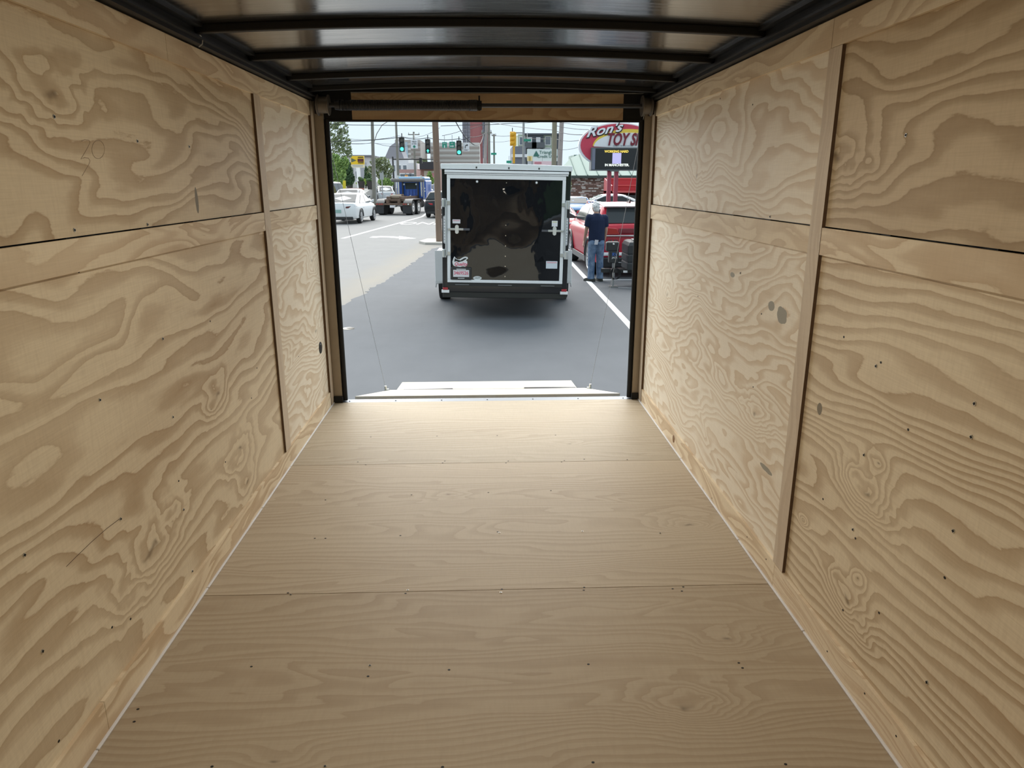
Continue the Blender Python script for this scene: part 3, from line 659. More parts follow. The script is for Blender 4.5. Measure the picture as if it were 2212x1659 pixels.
def car(name, loc, rz, rgb, label, P, cat='car', group=None, full=True):
    """P: L length, W half width, belt, hood, roof, bot, cab=(rear base y, rear roof y, front roof y, windscreen base y), wr wheel radius, ax=(rear, front)"""
    L, W, belt, hood, roof, bot = P['L'], P['W'], P['belt'], P['hood'], P['roof'], P.get('bot',.22)
    yb, yr, yf, yw = P['cab']; wr = P['wr']; deck = P.get('deck', belt)
    c = empty(name, loc, rz, label=label, cat=cat, group=group)
    pm = plain('paint_%d_%d_%d' % tuple(int(v*999) for v in rgb), rgb, .26, P.get('metal',.0), .35, .08, .03)
    h = L/2
    rt = P.get('rt',.86)
    st = [(-h,W*rt,bot+.16,deck-.32),(-h+.03,W*(rt*.5+.5),bot+.06,deck-.16),(-h+.09,W*.97,bot,deck-.03),(-h+.22,W*.99,bot,deck),(yb,W,bot,belt if yb>-h+.3 else deck),(yb+.35,W,bot,belt),(0,W,bot,belt-.01),(yw,W,bot,belt-.03),(yw+.35,W*.99,bot,hood),(h-.45,W*.96,bot,hood-.05),(h-.18,W*.90,bot,hood-.13),(h-.05,W*.80,bot+.05,hood-.25),(h,W*.68,bot+.14,hood-.36)]
    st = sorted(st, key=lambda q: q[0]); rings = []
    for y, w_, zl, zt in st:
        zt = max(zt, zl+.08); d = zt-zl
        half = [(0,zl),(.80*w_,zl),(.965*w_,zl+.08*d),(.995*w_,zl+.30*d),(w_,zl+.55*d),(.985*w_,zl+.80*d),(.945*w_,zl+.95*d),(.86*w_,zt),(.4*w_,zt+.012)]
        ring_ = [(x,y,z) for x,z in half]+[(0,y,zt+.016)]+[(-x,y,z) for x,z in reversed(half[1:])]
        rings.append(ring_)
    MB().loft(rings).build('body', pm, c, smooth=50)
    WT = W*P.get('tum',.76)
    def cab(y): # base / top half widths and heights along the cabin
        if y <= yr: f = (y-yb)/max(.01,yr-yb)
        elif y >= yf: f = (yw-y)/max(.01,yw-yf)
        else: f = 1.
        return max(.02,min(1,f))
    rings = []
    ys = [yb+(yr-yb)*k/4 for k in range(4)]+[yr+(yf-yr)*k/5 for k in range(6)]+[yf+(yw-yf)*k/4 for k in range(1,5)]
    for y in ys:
        f = cab(y); e = f**.8; zt = belt-.03+(roof-belt+.03)*e - (.03*abs((y-(yr+yf)/2)/((yf-yr)/2))**3 if yr<=y<=yf else .03); wb = W*.93; wt = wb+(WT-wb)*e
        half = [(wb,belt-.06),(wt+.01,zt-.07*e),(wt*.93,zt-.015*e),(wt*.6,zt+.01)]
        rings.append([(x,y,z) for x,z in half]+[(0,y,zt+.016)]+[(-x,y,z) for x,z in reversed(half)])
    MB().loft(rings).build('cabin', pm, c, smooth=55)
    zb, zr = belt+.03, roof-.10
    def sidex(z): return W*.93+(WT-W*.93)*((z-belt+.03)/(roof-belt+.03))+.016
    nwin = P.get('nwin',2)
    y0 = yb+(yr-yb)*.42; y1 = yw-(yw-yf)*.25; t0 = yr+.08; t1 = yf-.02
    for s in (-1,1):
        for k in range(nwin):
            a, b = k/nwin, (k+1)/nwin
            q = [(y0+(y1-y0)*a+.03,zb),(y0+(y1-y0)*b-.03,zb),(t0+(t1-t0)*b-.03,zr),(t0+(t1-t0)*a+.03,zr)]
            MB().hexa([(s*(sidex(z)-.03),y,z) for y,z in q]+[(s*sidex(z),y,z) for y,z in q]).build('side_window', glass_m, c)
        mx = W*.95
        mo = MB().hexa([(s*(mx-.02),yf+(yw-yf)*.55,belt+.02),(s*(mx+.16),yf+(yw-yf)*.5,belt+.02),(s*(mx+.16),yf+(yw-yf)*.5+.1,belt+.02),(s*(mx-.02),yf+(yw-yf)*.55+.12,belt+.02),(s*(mx-.02),yf+(yw-yf)*.55,belt+.05),(s*(mx+.18),yf+(yw-yf)*.5-.01,belt+.17),(s*(mx+.18),yf+(yw-yf)*.5+.09,belt+.17),(s*(mx-.02),yf+(yw-yf)*.55+.1,belt+.12)]).build('wing_mirror', P.get('mirror',pm), c, smooth=50, bevel=.02)
        MB().box(*sorted((s*W*.995,s*(W+.012))),yb+.9,yb+1.08,belt-.20,belt-.175).build('door_handle', P.get('trim',pm), c)
    for nm, ya, yt in (('rear_window',yb,yr),('windscreen',yw,yf)):
        sg = -1 if nm == 'rear_window' else 1
        f0, f1 = .16, .90
        pts = []
        for f in (f0,f1):
            yy = ya+(yt-ya)*f; e = f**.8; zt = belt-.03+(roof-belt+.03)*e-.03; wt = (W*.93+(WT-W*.93)*e)*.86
            pts.append((wt,yy,zt))
        (w0,ya_,za),(w1,yb_,zb_) = pts
        base = [(-w0,ya_,za),(w0,ya_,za),(w1,yb_,zb_),(-w1,yb_,zb_)]
        n_ = Vector((0, sg*(zb_-za), abs(yb_-ya_))).normalized()
        MB().hexa([Vector(p)-n_*.03 for p in base]+[Vector(p)+n_*.022 for p in base]).build(nm, glass_m, c, bevel=.012)
    for x in (-1,1):
        for y in P['ax']:
            put_wheel(c, x*(W-.095), y, wr)
            ar = [(x*(W+.004), y+(wr+.055)*math.cos(math.pi*k/14), wr+(wr+.055)*math.sin(math.pi*k/14)) for k in range(15)]
            MB().tube(ar, .035, 6).build('wheel_arch', P.get('arch',trim_blk), c, smooth=50)
    # rear
    if P.get('tail','wide') == 'wide':
        for s in (-1,1): MB().hexa([(s*W*.42,-h-.012,deck-.25),(s*W*.90,-h+.06,deck-.27),(s*W*.97,-h+.20,deck-.25),(s*W*.5,-h+.1,deck-.25),(s*W*.45,-h-.008,deck-.17),(s*W*.92,-h+.06,deck-.13),(s*W*.985,-h+.22,deck-.14),(s*W*.5,-h+.1,deck-.16)]).build('tail_light', P.get('lens',red_lens), c, smooth=40, bevel=.008)
    MB().box(-W*.80,W*.80,-h-.015,-h+.12,bot-.02,bot+.13).build('rear_bumper', P.get('arch',trim_blk), c, bevel=.03)
    np_ = MB().box(-.16,.16,-h-.022,-h+.02,deck-.47,deck-.32).build('licence_plate', P.get('plate',plate_white), c)
    if full:
        for s in (-1,1): MB().hexa([(s*W*.35,h-.04,hood-.26),(s*W*.80,h-.18,hood-.25),(s*W*.80,h-.3,hood-.25),(s*W*.35,h-.2,hood-.26),(s*W*.35,h-.06,hood-.17),(s*W*.82,h-.2,hood-.13),(s*W*.82,h-.3,hood-.13),(s*W*.35,h-.2,hood-.17)]).build('headlight', clear_lens, c, bevel=.01)
        MB().box(-W*.33,W*.33,h-.12,h+.012,hood-.36,hood-.20).build('grille', trim_blk, c, bevel=.01)
        MB().box(-W*.62,W*.62,h-.15,h+.015,bot+.03,bot+.14).build('front_bumper', trim_blk, c, bevel=.02)
    return c
SED = dict(L=4.6, W=.90, belt=.95, hood=.90, roof=1.44, bot=.22, cab=(-1.75,-.75,.35,1.25), wr=.33, ax=(-1.35,1.38), deck=1.0)
SUVP = dict(L=4.7, W=.92, belt=1.08, hood=1.05, roof=1.68, bot=.25, cab=(-2.15,-1.75,.45,1.2), wr=.36, ax=(-1.35,1.38), deck=1.08)
HEAD = -math.atan2(1.42, 16.7)
white_p = (.78,.80,.81)
def ahead(px, Y): p = at(px, 450, Y); return (p.x, Y, GZ)
GP = plain('green_plate', (.30,.48,.44), .4)
dark_lens = plain('dark_red_lens', (.10,.012,.016), .12, 0, .6, .6)
car('sedan', ahead(757,33.4), HEAD, white_p, 'white sedan with slim dark tail lights on the street beside the truck', dict(SED, plate=GP, lens=dark_lens))
car('sedan', ahead(762,45.0), HEAD, (.20,.22,.24), 'dark grey sedan in front of the white sedan, mostly hidden by it', dict(SED, roof=1.55))
car('van', ahead(716,50.5), HEAD, (.75,.77,.78), 'white van at the edge of the opening behind the yellow banner', dict(SUVP, roof=2.0, belt=1.15, hood=1.15))
car('sedan', ahead(832,74.0), .25, (.58,.61,.64), 'silver car on the far side of the crossing beyond the truck bed', dict(SED, roof=1.6))
car('sport_utility_vehicle', (-2.32,39.3,GZ), HEAD, (.012,.013,.016), 'black sport utility vehicle in the turn lane beside the brown pole', dict(SUVP, roof=1.46, belt=.98, hood=.95, deck=.98))
car('sport_utility_vehicle', ahead(933,93.0), math.pi, (.03,.035,.04), 'small dark vehicle coming down the far end of the street', SUVP)

# red SUV in the next stall: its own rear, glass and badges
RED = (.50,.022,.045)
rp = dict(SUVP, L=4.6, W=.93, wr=.36, tail='none', rt=.95, mirror=plain('mirror_grey',(.10,.11,.11),.15), plate=trim_blk, roof=1.50, belt=1.07, deck=1.10, hood=1.0, ax=(-1.42,1.30), cab=(-2.18,-1.85,.45,1.25), trim=plain('paint_499_22_45',(1,1,1)), tum=.80)
rs = car('sport_utility_vehicle', (3.17,12.72,GZ), .03, RED, 'red sport utility vehicle parked in the next stall behind the man', rp)
hh = 2.3
rpm = plain('paint_499_22_45',(1,1,1))
for s in (-1,1): MB().hexa([(s*.44,-hh-.02,.91),(s*.88,-hh+.0,.90),(s*.945,-hh+.26,.93),(s*.5,-hh+.1,.9),(s*.50,-hh-.016,1.03),(s*.90,-hh+.02,1.07),(s*.95,-hh+.30,1.05),(s*.5,-hh+.1,1.0)]).build('tail_light', red_lens, rs, smooth=40, bevel=.012)
MB().box(-.46,.46,-hh-.02,-hh+.05,.93,1.03).build('tail_light_bar', plain('deep_red_lens',(.22,.01,.02),.12,0,.6,.6), rs, bevel=.01)
MB().box(-.84,.84,-hh-.035,-hh+.05,.865,.895).build('chrome_strip', chrome, rs, bevel=.008)
MB().box(-.84,.84,-hh-.03,-hh+.06,.24,.44).build('bumper_cladding', trim_blk, rs, bevel=.03)
MB().tube([(-.66,-hh-.04,.34),(-.3,-hh-.045,.33),(.3,-hh-.045,.33),(.66,-hh-.04,.34)], .012, 6).build('bumper_trim', chrome, rs, smooth=60)
MB().box(-.90,.90,-hh-.02,-hh+.08,.47,.54).build('bumper_step', rpm, rs, bevel=.02)
MB().hexa([(-.72,-hh+.36,1.44),(.72,-hh+.36,1.44),(.68,-hh+.8,1.47),(-.68,-hh+.8,1.47),(-.72,-hh+.28,1.47),(.72,-hh+.28,1.47),(.68,-hh+.8,1.515),(-.68,-hh+.8,1.515)]).build('roof_spoiler', rpm, rs, bevel=.01)
MB().hexa([(-.02,-1.2,1.50),(.02,-1.2,1.50),(.02,-1.0,1.50),(-.02,-1.0,1.50),(-.004,-1.22,1.60),(.004,-1.22,1.60),(.004,-1.17,1.60),(-.004,-1.17,1.60)]).build('roof_fin', trim_blk, rs)
for s in (-1,1): MB().tube([(s*.66,-1.6,1.49),(s*.68,-1.4,1.53),(s*.70,.2,1.53),(s*.68,.4,1.49)], .014, 6).build('roof_rail', alum, rs, smooth=60)
for s in (-1,1): MB().box(*sorted((s*.925,s*.945)),-1.0,.88,.22,.36).build('sill_cladding', plain('grey_cladding',(.10,.10,.105),.5), rs, bevel=.01)
for k, x in enumerate((-.68,-.63,-.56,-.51)): MB().box(x,x+.032,-hh-.026,-hh,.775,.805).build('badge_letter', chrome, rs)

# the cars behind it
mc = car('coupe', (2.42,22.2,GZ), math.pi, (.50,.03,.05), 'low red coupe facing the camera beyond the black trailer', dict(SED, L=4.6, W=.93, roof=1.15, belt=.85, hood=.80, deck=.88, cab=(-1.6,-.6,.3,1.0), wr=.31))
car('pickup_truck', (4.15,30.0,GZ), math.pi*.97, (.055,.19,.42), 'blue pickup truck parked behind the red coupe', dict(SUVP, L=5.0, roof=1.30, hood=.98, belt=1.0, cab=(-.9,-.7,.6,1.3), deck=.98))
car('sedan', (6.9,36.2,GZ), math.pi*.5, white_p, 'white car seen over the roof of the red sport utility vehicle', dict(SED, roof=1.32, belt=.92, hood=.88))

# red dump body standing behind the white car
db = empty('dump_body', (7.2,41.0,GZ), label='raised red dump truck body with open top behind the sign posts', cat='dump truck')
dr = plain('dump_red', (.50,.035,.05), .4); dri = plain('dump_red_inside', (.58,.10,.10), .55)
a0 = at(1312,384,41); a1 = at(1384,384,41); W0 = a0.x-7.2; W1 = a1.x-7.2+.9; zt = a0.z-GZ
boxo('back_wall', dr, db, W0, W1, 1.2, 1.3, 1.2, zt)
for z in (zt-.08, zt-.5): boxo('wall_rib', dri, db, W0, W1, 1.12, 1.2, z, z+.08)
MB().hexa([(W0,-1.6,1.35),(W1,-1.6,1.35),(W1,1.25,zt-.9),(W0,1.25,zt-.9),(W0,-1.6,1.45),(W1,-1.6,1.45),(W1,1.25,zt-.8),(W0,1.25,zt-.8)]).build('bed_floor', dri, db)
for x in (W0,W1-.06): MB().hexa([(x,-1.6,1.35),(x+.06,-1.6,1.35),(x+.06,1.25,zt-.9),(x,1.25,zt-.9),(x,-1.6,1.75),(x+.06,-1.6,1.75),(x+.06,1.25,zt),(x,1.25,zt)]).build('side_wall', dr, db)
boxo('chassis', trim_blk, db, W0+.4, W1-.4, -1.6, 2.5, .7, 1.2)
for x in (W0+.2, W1-.2):
    for y in (-.6,2.0): MB().cyl((x-.15,y,.5),(x+.15,y,.5),.5,None,20).build('wheel', tyre_m, db, smooth=40)

# ------------------------------------------------------------------ roll-off truck
tk = empty('roll_off_truck', (ahead(850,41.0)[0], 41.0, GZ), -.19, label='blue roll-off truck with an empty brown hoist frame on the street', cat='truck')
rust = plain('rusty_frame', (.17,.115,.085), .75, .1, .3, 0, .25, 4.); grime = plain('grey_fender', (.16,.155,.15), .55, 0,.5,0,.15,4.)
blue = plain('truck_blue', (.028,.10,.42), .25, 0, .5, .5); lblue = plain('truck_roof_blue', (.16,.36,.62), .3)
flap = plain('mud_flap', (.035,.035,.037), .7)
for s in (-1,1):
    boxo('frame_rail', rust, tk, *sorted((s*.33,s*.46)), -.1, 6.0, .78, 1.04)
    boxo('hoist_rail', rust, tk, *sorted((s*.36,s*.52)), .2, 5.2, 1.10, 1.27)
    f = MB()
    for y in (.62, 1.95):
        wh = MB().cyl((s*.72,y,.50),(s*1.20,y,.50),.50,None,26).build('wheel', tyre_m, tk, smooth=40)
        MB().cyl((s*1.205,y,.50),(s*1.19,y,.50),.30,.26,22).cyl((s*1.205,y,.5),(s*1.24,y,.5),.09,.07,12).build('hub', chrome, wh, smooth=40)
    rings = []
    for k in range(9):
        a = math.pi*(.02+.5*k/8); yy = .62-.62*math.cos(a); zz = .50+.60*math.sin(a)
        rings.append([(s*.66,yy,zz),(s*1.24,yy,zz),(s*1.24,yy+.02,zz-.03),(s*.66,yy+.02,zz-.03)])
    MB().loft(rings).build('rear_fender', grime, tk, smooth=40)
    boxo('fender_top', grime, tk, *sorted((s*.66,s*1.24)), .6, 2.3, 1.07, 1.10)
    boxo('mud_flap', flap, tk, *sorted((s*.66,s*1.24)), -.06, -.04, .10, .66)
    lp = boxo('light_panel', rust, tk, *sorted((s*.60,s*1.26)), -.12, -.04, .68, .84)
    for x, m in ((.75,red_lens),(.90,red_lens),(1.08,clear_lens if s>0 else red_lens)): MB().cyl((s*x,-.12,.76),(s*x,-.14,.76),.05,.045,12).build('lamp', m, lp, smooth=40)
    wf = MB().cyl((s*.95,5.9,.50),(s*1.22,5.9,.50),.50,None,26).build('wheel', tyre_m, tk, smooth=40); MB().cyl((s*1.225,5.9,.5),(s*1.20,5.9,.5),.30,.26,20).build('hub', chrome, wf, smooth=40)
    MB().cyl((s*.98,3.3,.72),(s*.98,4.5,.72),.30,None,20).build('fuel_tank', chrome, tk, smooth=40)
    boxo('tarp_arm', plain('arm_steel',(.35,.35,.36),.4,.6), tk, *sorted((s*1.02,s*1.09)), 3.86, 3.94, 1.0, 2.55)
    MB().cyl((s*.85,4.05,1.2),(s*.85,4.05,2.75),.065,None,12).build('exhaust_stack', chrome, tk, smooth=40)
boxo('rear_cross_beam', rust, tk, -1.2, 1.2, -.1, .04, .70, .82)
boxo('deck_plate', rust, tk, -.7, .7, .3, 2.2, .95, 1.08)
MB().cyl((-.45,.9,1.22),(.3,.9,1.22),.17,None,18).build('winch_drum', plain('tan_steel',(.30,.24,.18),.6), tk, smooth=40)
boxo('tool_box', rust, tk, -.2, .25, 1.3, 1.7, 1.1, 1.42)
boxo('licence_plate', plate_white, tk, -.2, .12, -.15, -.12, .52, .68)
boxo('cab', blue, tk, -1.08, 1.08, 4.3, 6.1, 1.05, 2.42, bevel=.10)
boxo('cab_roof', lblue, tk, -1.02, 1.02, 4.25, 6.0, 2.38, 2.66, bevel=.12)
boxo('cab_hood', blue, tk, -.85, .85, 6.0, 7.4, .95, 1.75, bevel=.12)
rw = boxo('cab_rear_window', glass_m, tk, -.42, .42, 4.285, 4.30, 1.75, 2.22, bevel=.02)
boxo('headache_rack', trim_blk, tk, -.62, -.52, 4.1, 4.2, 1.05, 2.4); boxo('headache_rack', trim_blk, tk, .52, .62, 4.1, 4.2, 1.05, 2.4); boxo('headache_rack', trim_blk, tk, -.62, .62, 4.1, 4.2, 2.32, 2.42)
for k in range(4): boxo('cab_rib', plain('truck_dark_blue',(.02,.06,.26),.3), tk, -.4+.24*k, -.36+.24*k, 4.27, 4.30, 1.15, 1.7)
for x, z in ((-.45,2.1),(.45,2.1),(0,1.25)): MB().cyl((x,4.08,z),(x,4.12,z),.06,.05,12).build('work_lamp', clear_lens, tk, smooth=40)
MB().cyl((-1.30,3.9,2.40),(1.10,3.9,2.40),.13,None,16).build('tarp_roll', plain('tarp_grey',(.20,.19,.18),.8), tk, smooth=40)
MB().cyl((-.5,4.9,2.66),(-.5,4.9,2.80),.12,.10,14).build('beacon', plain('amber_beacon',(.80,.30,.05),.3), tk, smooth=40)
for s in (-1,1): boxo('cab_mirror', plain('mirror_white',(.7,.7,.7),.3), tk, *sorted((s*1.18,s*1.36)), 6.0, 6.1, 1.6, 2.1, bevel=.02)
for z in (1.55,1.75): boxo('marker_lamp', plain('white_gloss_plastic',(1,1,1)), tk, .93, 1.05, 4.27, 4.30, z, z+.1)

tk.scale = (.92,.92,.87)

# ------------------------------------------------------------------ the man
MX, MY = 2.25, 9.98
man = empty('person', (MX,MY,GZ), .10, label='man with white hair in navy shirt and blue jeans seen from behind', cat='person'); man.scale = (.88,.92,.935)
skinm = plain('skin', (.52,.31,.23), .5, 0, .4); navy = plain('navy_cotton', (.022,.032,.072), .85, 0, .2, 0, .2, 6.)
t = NT('faded_denim'); x = t.xyz(); n1 = t.noise(t.vec(t.math('MULTIPLY',x[0],7.),t.math('MULTIPLY',x[1],7.),t.math('MULTIPLY',x[2],5.)),1.,4,.65)
t.fin(t.mix(t.ramp(n1,[(.35,0.),(.68,1.)]),(.075,.14,.26),(.27,.37,.52)), .9, 0, .2); t.bump(t.noise(t.vec(x[0],x[1],t.math('MULTIPLY',x[2],1.8)),16.,3,.6), .5, .02); denim = t.m
hairm = plain('white_hair', (.90,.90,.88), .8, 0, .2, 0, .25, 60.); shoe = plain('grey_shoe', (.06,.062,.055), .8)
def rem(o, vox, it=4):
    r = o.modifiers.new('remesh','REMESH'); r.mode = 'VOXEL'; r.voxel_size = vox; r.use_smooth_shade = True
    s = o.modifiers.new('smooth','SMOOTH'); s.iterations = it; s.factor = .5
def ering(cx, cy, cz, rx, ry, n=16, tilt=0): return [(cx+rx*math.cos(2*math.pi*k/n), cy+ry*math.sin(2*math.pi*k/n), cz+tilt*ry*math.sin(2*math.pi*k/n)) for k in range(n)]
def limb(mb, pts, n=12):
    for (p, r), (q, s) in zip(pts[:-1], pts[1:]): mb.cyl(p, q, r, s, n); mb.ell(q, (s,s,s), 10, 7)
    p, r = pts[0]; mb.ell(p, (r,r,r), 10, 7)
# joints (x right, y away from the camera, z up); he looks down to his left
hipz, shz = .90, 1.385
ARM = {-1:[(-.185,.0,1.36),(-.235,.03,1.10),(-.255,.10,.885)], 1:[(.185,.0,1.35),(.225,.02,1.09),(.215,.09,.86)]}
body = MB()
body.loft([ering(0,.0,.86,.14,.10),ering(0,.0,1.0,.145,.10),ering(0,.0,1.2,.155,.10),ering(0,-.01,1.34,.165,.10),ering(0,0,1.41,.10,.07)])
limb(body, [((-.01,.005,1.38),.062),((-.015,.045,1.50),.056)])
body.ell((-.022,.065,1.575), (.074,.094,.108), 18, 12); body.ell((-.035,.095,1.535), (.052,.066,.066), 14, 9)       # skull, jaw
body.ell((-.045,.160,1.565),(.012,.018,.022),8,6)                                                                   # nose
body.ell((-.096,.055,1.56),(.010,.022,.030),8,6); body.ell((.052,.062,1.565),(.010,.022,.030),8,6)                  # ears
for s in (-1,1):
    a, e, w_ = ARM[s]
    limb(body, [(a,.055),(e,.042),(w_,.028)])
    # palm, four fingers of unequal length, thumb leaving the side
    d = (Vector(w_)-Vector(e)).normalized(); P0 = Vector(w_)
    f_ = Vector((0,1,0)); f_ = (f_-d*f_.dot(d)).normalized(); o_ = d.cross(f_)
    palm = P0+d*.055; 
    body.hexa([P0+d*.0-f_*.026-o_*.014,P0+d*.0+f_*.026-o_*.014,P0+d*.0+f_*.026+o_*.014,P0+d*.0-f_*.026+o_*.014,P0+d*.095-f_*.042-o_*.013,P0+d*.095+f_*.040-o_*.013,P0+d*.095+f_*.040+o_*.013,P0+d*.095-f_*.042+o_*.013])
    for k, ln in enumerate((.062,.075,.080,.070)):
        b0 = P0+d*.09+f_*(-.032+.022*k); b1 = b0+d*ln*.5-o_*s*.008*-1; b2 = b1+d*ln*.42+Vector((-s*.018,.012,0)); b3 = b2+d*ln*.22+Vector((-s*.018,.008,0))
        limb(body, [(b0,.0095),(b1,.009),(b2,.0085),(b3,.0075)], 8)
    t0 = P0+d*.03+f_*.03; limb(body, [(t0,.012),(t0+d*.035+f_*.026,.011),(t0+d*.066+f_*.032,.009)], 8)
for s in (-1,1): limb(body, [((s*.085,0,.88),.082),((s*.095,.01,.50),.060),((s*.10,-.01,.10),.045)])
b = body.build('body', skinm, man, smooth=60); rem(b, .0075, 3)
sh = MB()
sh.loft([ering(.0,.0,.855,.195,.135,20),ering(0,-.005,.92,.19,.13,20),ering(0,-.01,1.05,.185,.125,20),ering(0,-.01,1.2,.195,.125,20),ering(0,-.012,1.31,.205,.118,20),ering(0,-.008,1.375,.18,.095,20),ering(-.005,.0,1.425,.095,.075,20),ering(-.008,.012,1.447,.072,.066,20)])
for s in (-1,1):
    a, e, w_ = [Vector(v) for v in ARM[s]]; m = a.lerp(e,.72)
    sh.cyl(Vector((s*.12,-.005,1.345)), a+Vector((s*.005,0,-.01)), .085, .078, 14); sh.ell(a, (.078,.078,.078)); sh.cyl(a, m, .078, .072, 16)
s_ = sh.build('shirt', navy, man, smooth=60); rem(s_, .010, 4)
jn = MB()
jn.loft([ering(0,.0,.80,.175,.13,20),ering(0,0,.88,.172,.125,20),ering(0,0,.95,.168,.12,20)])
for s in (-1,1):
    jn.loft([ering(s*.105,-.02,.055,.082,.098,16),ering(s*.105,-.015,.12,.076,.088,16),ering(s*.102,.0,.30,.080,.090,16),ering(s*.098,.012,.48,.082,.092,16),ering(s*.094,.005,.66,.094,.108,16),ering(s*.088,-.005,.80,.102,.128,16),ering(s*.082,-.005,.88,.10,.125,16)])
    jn.ell((s*.085,-.045,.82),(.092,.095,.10))
j_ = jn.build('jeans', denim, man, smooth=60); rem(j_, .010, 3)
for s in (-1,1):
    so = MB(); ang = .9 if s < 0 else .25
    ca, sa = math.cos(ang), math.sin(ang)
    for (f, z, rx, ry) in (): pass
    rings = []
    for yy, w_, h_ in ((-.10,.030,.05),(-.07,.044,.085),(0,.047,.10),(.08,.047,.075),(.14,.045,.058),(.18,.028,.04)):
        rings.append([(s*.105+(-sa*yy)+w_*ca*c, -.02+ca*yy+w_*sa*c, .003+(h_*(.5+.5*d) if d > -1 else 0)) for c, d in ((-1,-1),(1,-1),(1.0,-.2),(.55,1),(-.55,1),(-1.0,-.2))])
    so.loft(rings).build('shoe', shoe, man, smooth=50, bevel=.004)
hr = MB(); hr.ell((-.02,.045,1.60),(.083,.098,.098),20,12); hr.ell((-.015,.012,1.545),(.074,.060,.075),16,10)
rr = random.Random(3)
for k in range(46):
    a = rr.uniform(0,2*math.pi); ph = rr.uniform(-.3,1.4)
    hr.ell((-.02+.082*math.cos(ph)*math.cos(a), .035+.085*math.cos(ph)*math.sin(a)*(1 if math.sin(a) < .3 else .7), 1.595+.092*math.sin(ph)), (.022,.022,.018), 7, 5)
hr.build('hair', hairm, man, smooth=60)
MB().hexa([(-.085,-.150,.80),(-.008,-.152,.80),(-.008,-.149,.80),(-.085,-.147,.80),(-.072,-.150,.905),(.012,-.152,.895),(.012,-.149,.895),(-.072,-.147,.905)]).build('pocket_paper', plain('folded_paper',(.74,.74,.80),.7), man)

# ------------------------------------------------------------------ camper tongue at the right
tg = empty('camper_tongue', (2.44,9.12,GZ), label='black camper trailer tongue with power jack and tall battery cover', cat='trailer')
plas = plain('black_plastic', (.035,.037,.04), .45)
jk = MB().box(-.135,.115,-.06,.10,.68,.865).build('jack_head', plas, tg, bevel=.03)
MB().cyl((.0,-.06,.825),(.0,-.075,.825),.018,.016,12).build('jack_lamp', white_gloss, jk, smooth=40)
boxo('jack_housing', plas, tg, -.075, .115, -.05, .09, .46, .69, bevel=.02)
text('jack_word', 'RV', plain('blue_ink',(.05,.16,.55),.5), tg, (.03,-.056,.625), .085, ext=.001, off=.002); text('jack_word', 'JACK', white_ink, tg, (.03,-.056,.565), .045, ext=.001, off=.001)
MB().cyl((.03,.02,.20),(.03,.02,.48),.028,None,14).cyl((.03,.02,.015),(.03,.02,.22),.020,None,12).build('jack_post', galv, tg, smooth=40)
boxo('jack_foot', galv, tg, -.06, .12, -.07, .11, .0, .018)
for k, (a, b) in enumerate((((-.08,.03,.31),(1.7,-.30,.33)),((-.08,.03,.31),(1.7,.75,.33)))):
    d = Vector(b)-Vector(a); n_ = Vector((-d.y,d.x,0)).normalized()*.03; v_ = Vector((0,0,.035))
    A, B = Vector(a), Vector(b); MB().hexa([A-n_-v_,A+n_-v_,B+n_-v_,B-n_-v_,A-n_+v_,A+n_+v_,B+n_+v_,B-n_+v_]).build('frame_tube', trim_blk, tg)
MB().box(-.20,-.05,-.02,.09,.28,.35).cyl((-.20,.035,.315),(-.14,.035,.315),.045,.045,12).build('coupler', trim_blk, tg, smooth=40)
rings = []
for z, i in ((.345,0),(.47,0),(.485,.015),(.50,0),(.62,0),(.635,.015),(.65,0),(.80,.0),(.86,.03),(.885,.08)): rings.append([(.25+i,-.22+i,z),(.80-i,-.22+i,z),(.80-i,.42-i,z),(.25+i,.42-i,z)])
MB().loft(rings).build('tank_cover', plas, tg, bevel=.02)
MB().box(.36,.50,-.10,.10,.885,.91).build('cover_latch', galv, tg, bevel=.005)
boxo('frame_reflector', white_gloss, tg, .19, .27, -.15, -.14, .29, .33)
MB().tube([(.03+.085*math.cos(k*.5)+.004*k*.3, -.06, .26+.11*math.sin(k*.5)) for k in range(40)], .007, 6).build('coiled_cable', trim_blk, tg, smooth=60)
# ------------------------------------------------------------------ shop sign on red posts
SGY = 33.0
sg_c = at(1338, 318, SGY)
sg = empty('shop_sign', (sg_c.x, SGY, GZ), label='oval red and yellow shop sign above a black message board on two red posts', cat='sign')
def S(px, py): p = at(px, py, SGY); return (p.x-sg_c.x, p.z-GZ)
def plate2(name, pts, y0, y1, mat, parent=sg): return MB().prism(pts, lambda x,z:(x,y0,z), lambda x,z:(x,y1,z)).build(name, mat, parent)
sred = plain('sign_red', (.62,.055,.10), .4); syel = plain('sign_yellow', (.86,.62,.08), .4); swht = plain('sign_white', (.86,.86,.88), .4)
maroon = plain('letter_maroon', (.20,.012,.03), .4)
def oval(cx, cy, a, b, rot=0, lo=-180, hi=180, n=48):
    out = []
    for k in range(n+1):
        t_ = math.radians(lo+(hi-lo)*k/n); u, v = a*math.cos(t_), b*math.sin(t_)
        out.append(S(cx+u*math.cos(rot)-v*math.sin(rot), cy-(u*math.sin(rot)+v*math.cos(rot))))
    return out
plate2('oval_back', oval(1340,316,90,51,-.03)[:-1], .02, .30, swht)
plate2('oval_face', oval(1341,316,87,48.5,-.03)[:-1], -.02, .03, sred)
plate2('yellow_arc', oval(1366,321,86,42,-.05,2,178), -.04, -.01, syel)
plate2('white_field', oval(1368,322,86,35,-.05,2,178), -.06, -.03, swht)
p0 = S(1363,302.5); text('shop_word', 'TOY SHOP', maroon, sg, (p0[0],-.09,p0[1]), .80, shear=.30, ext=.03, off=.022, sx=.66)
p0 = S(1302,281.5)
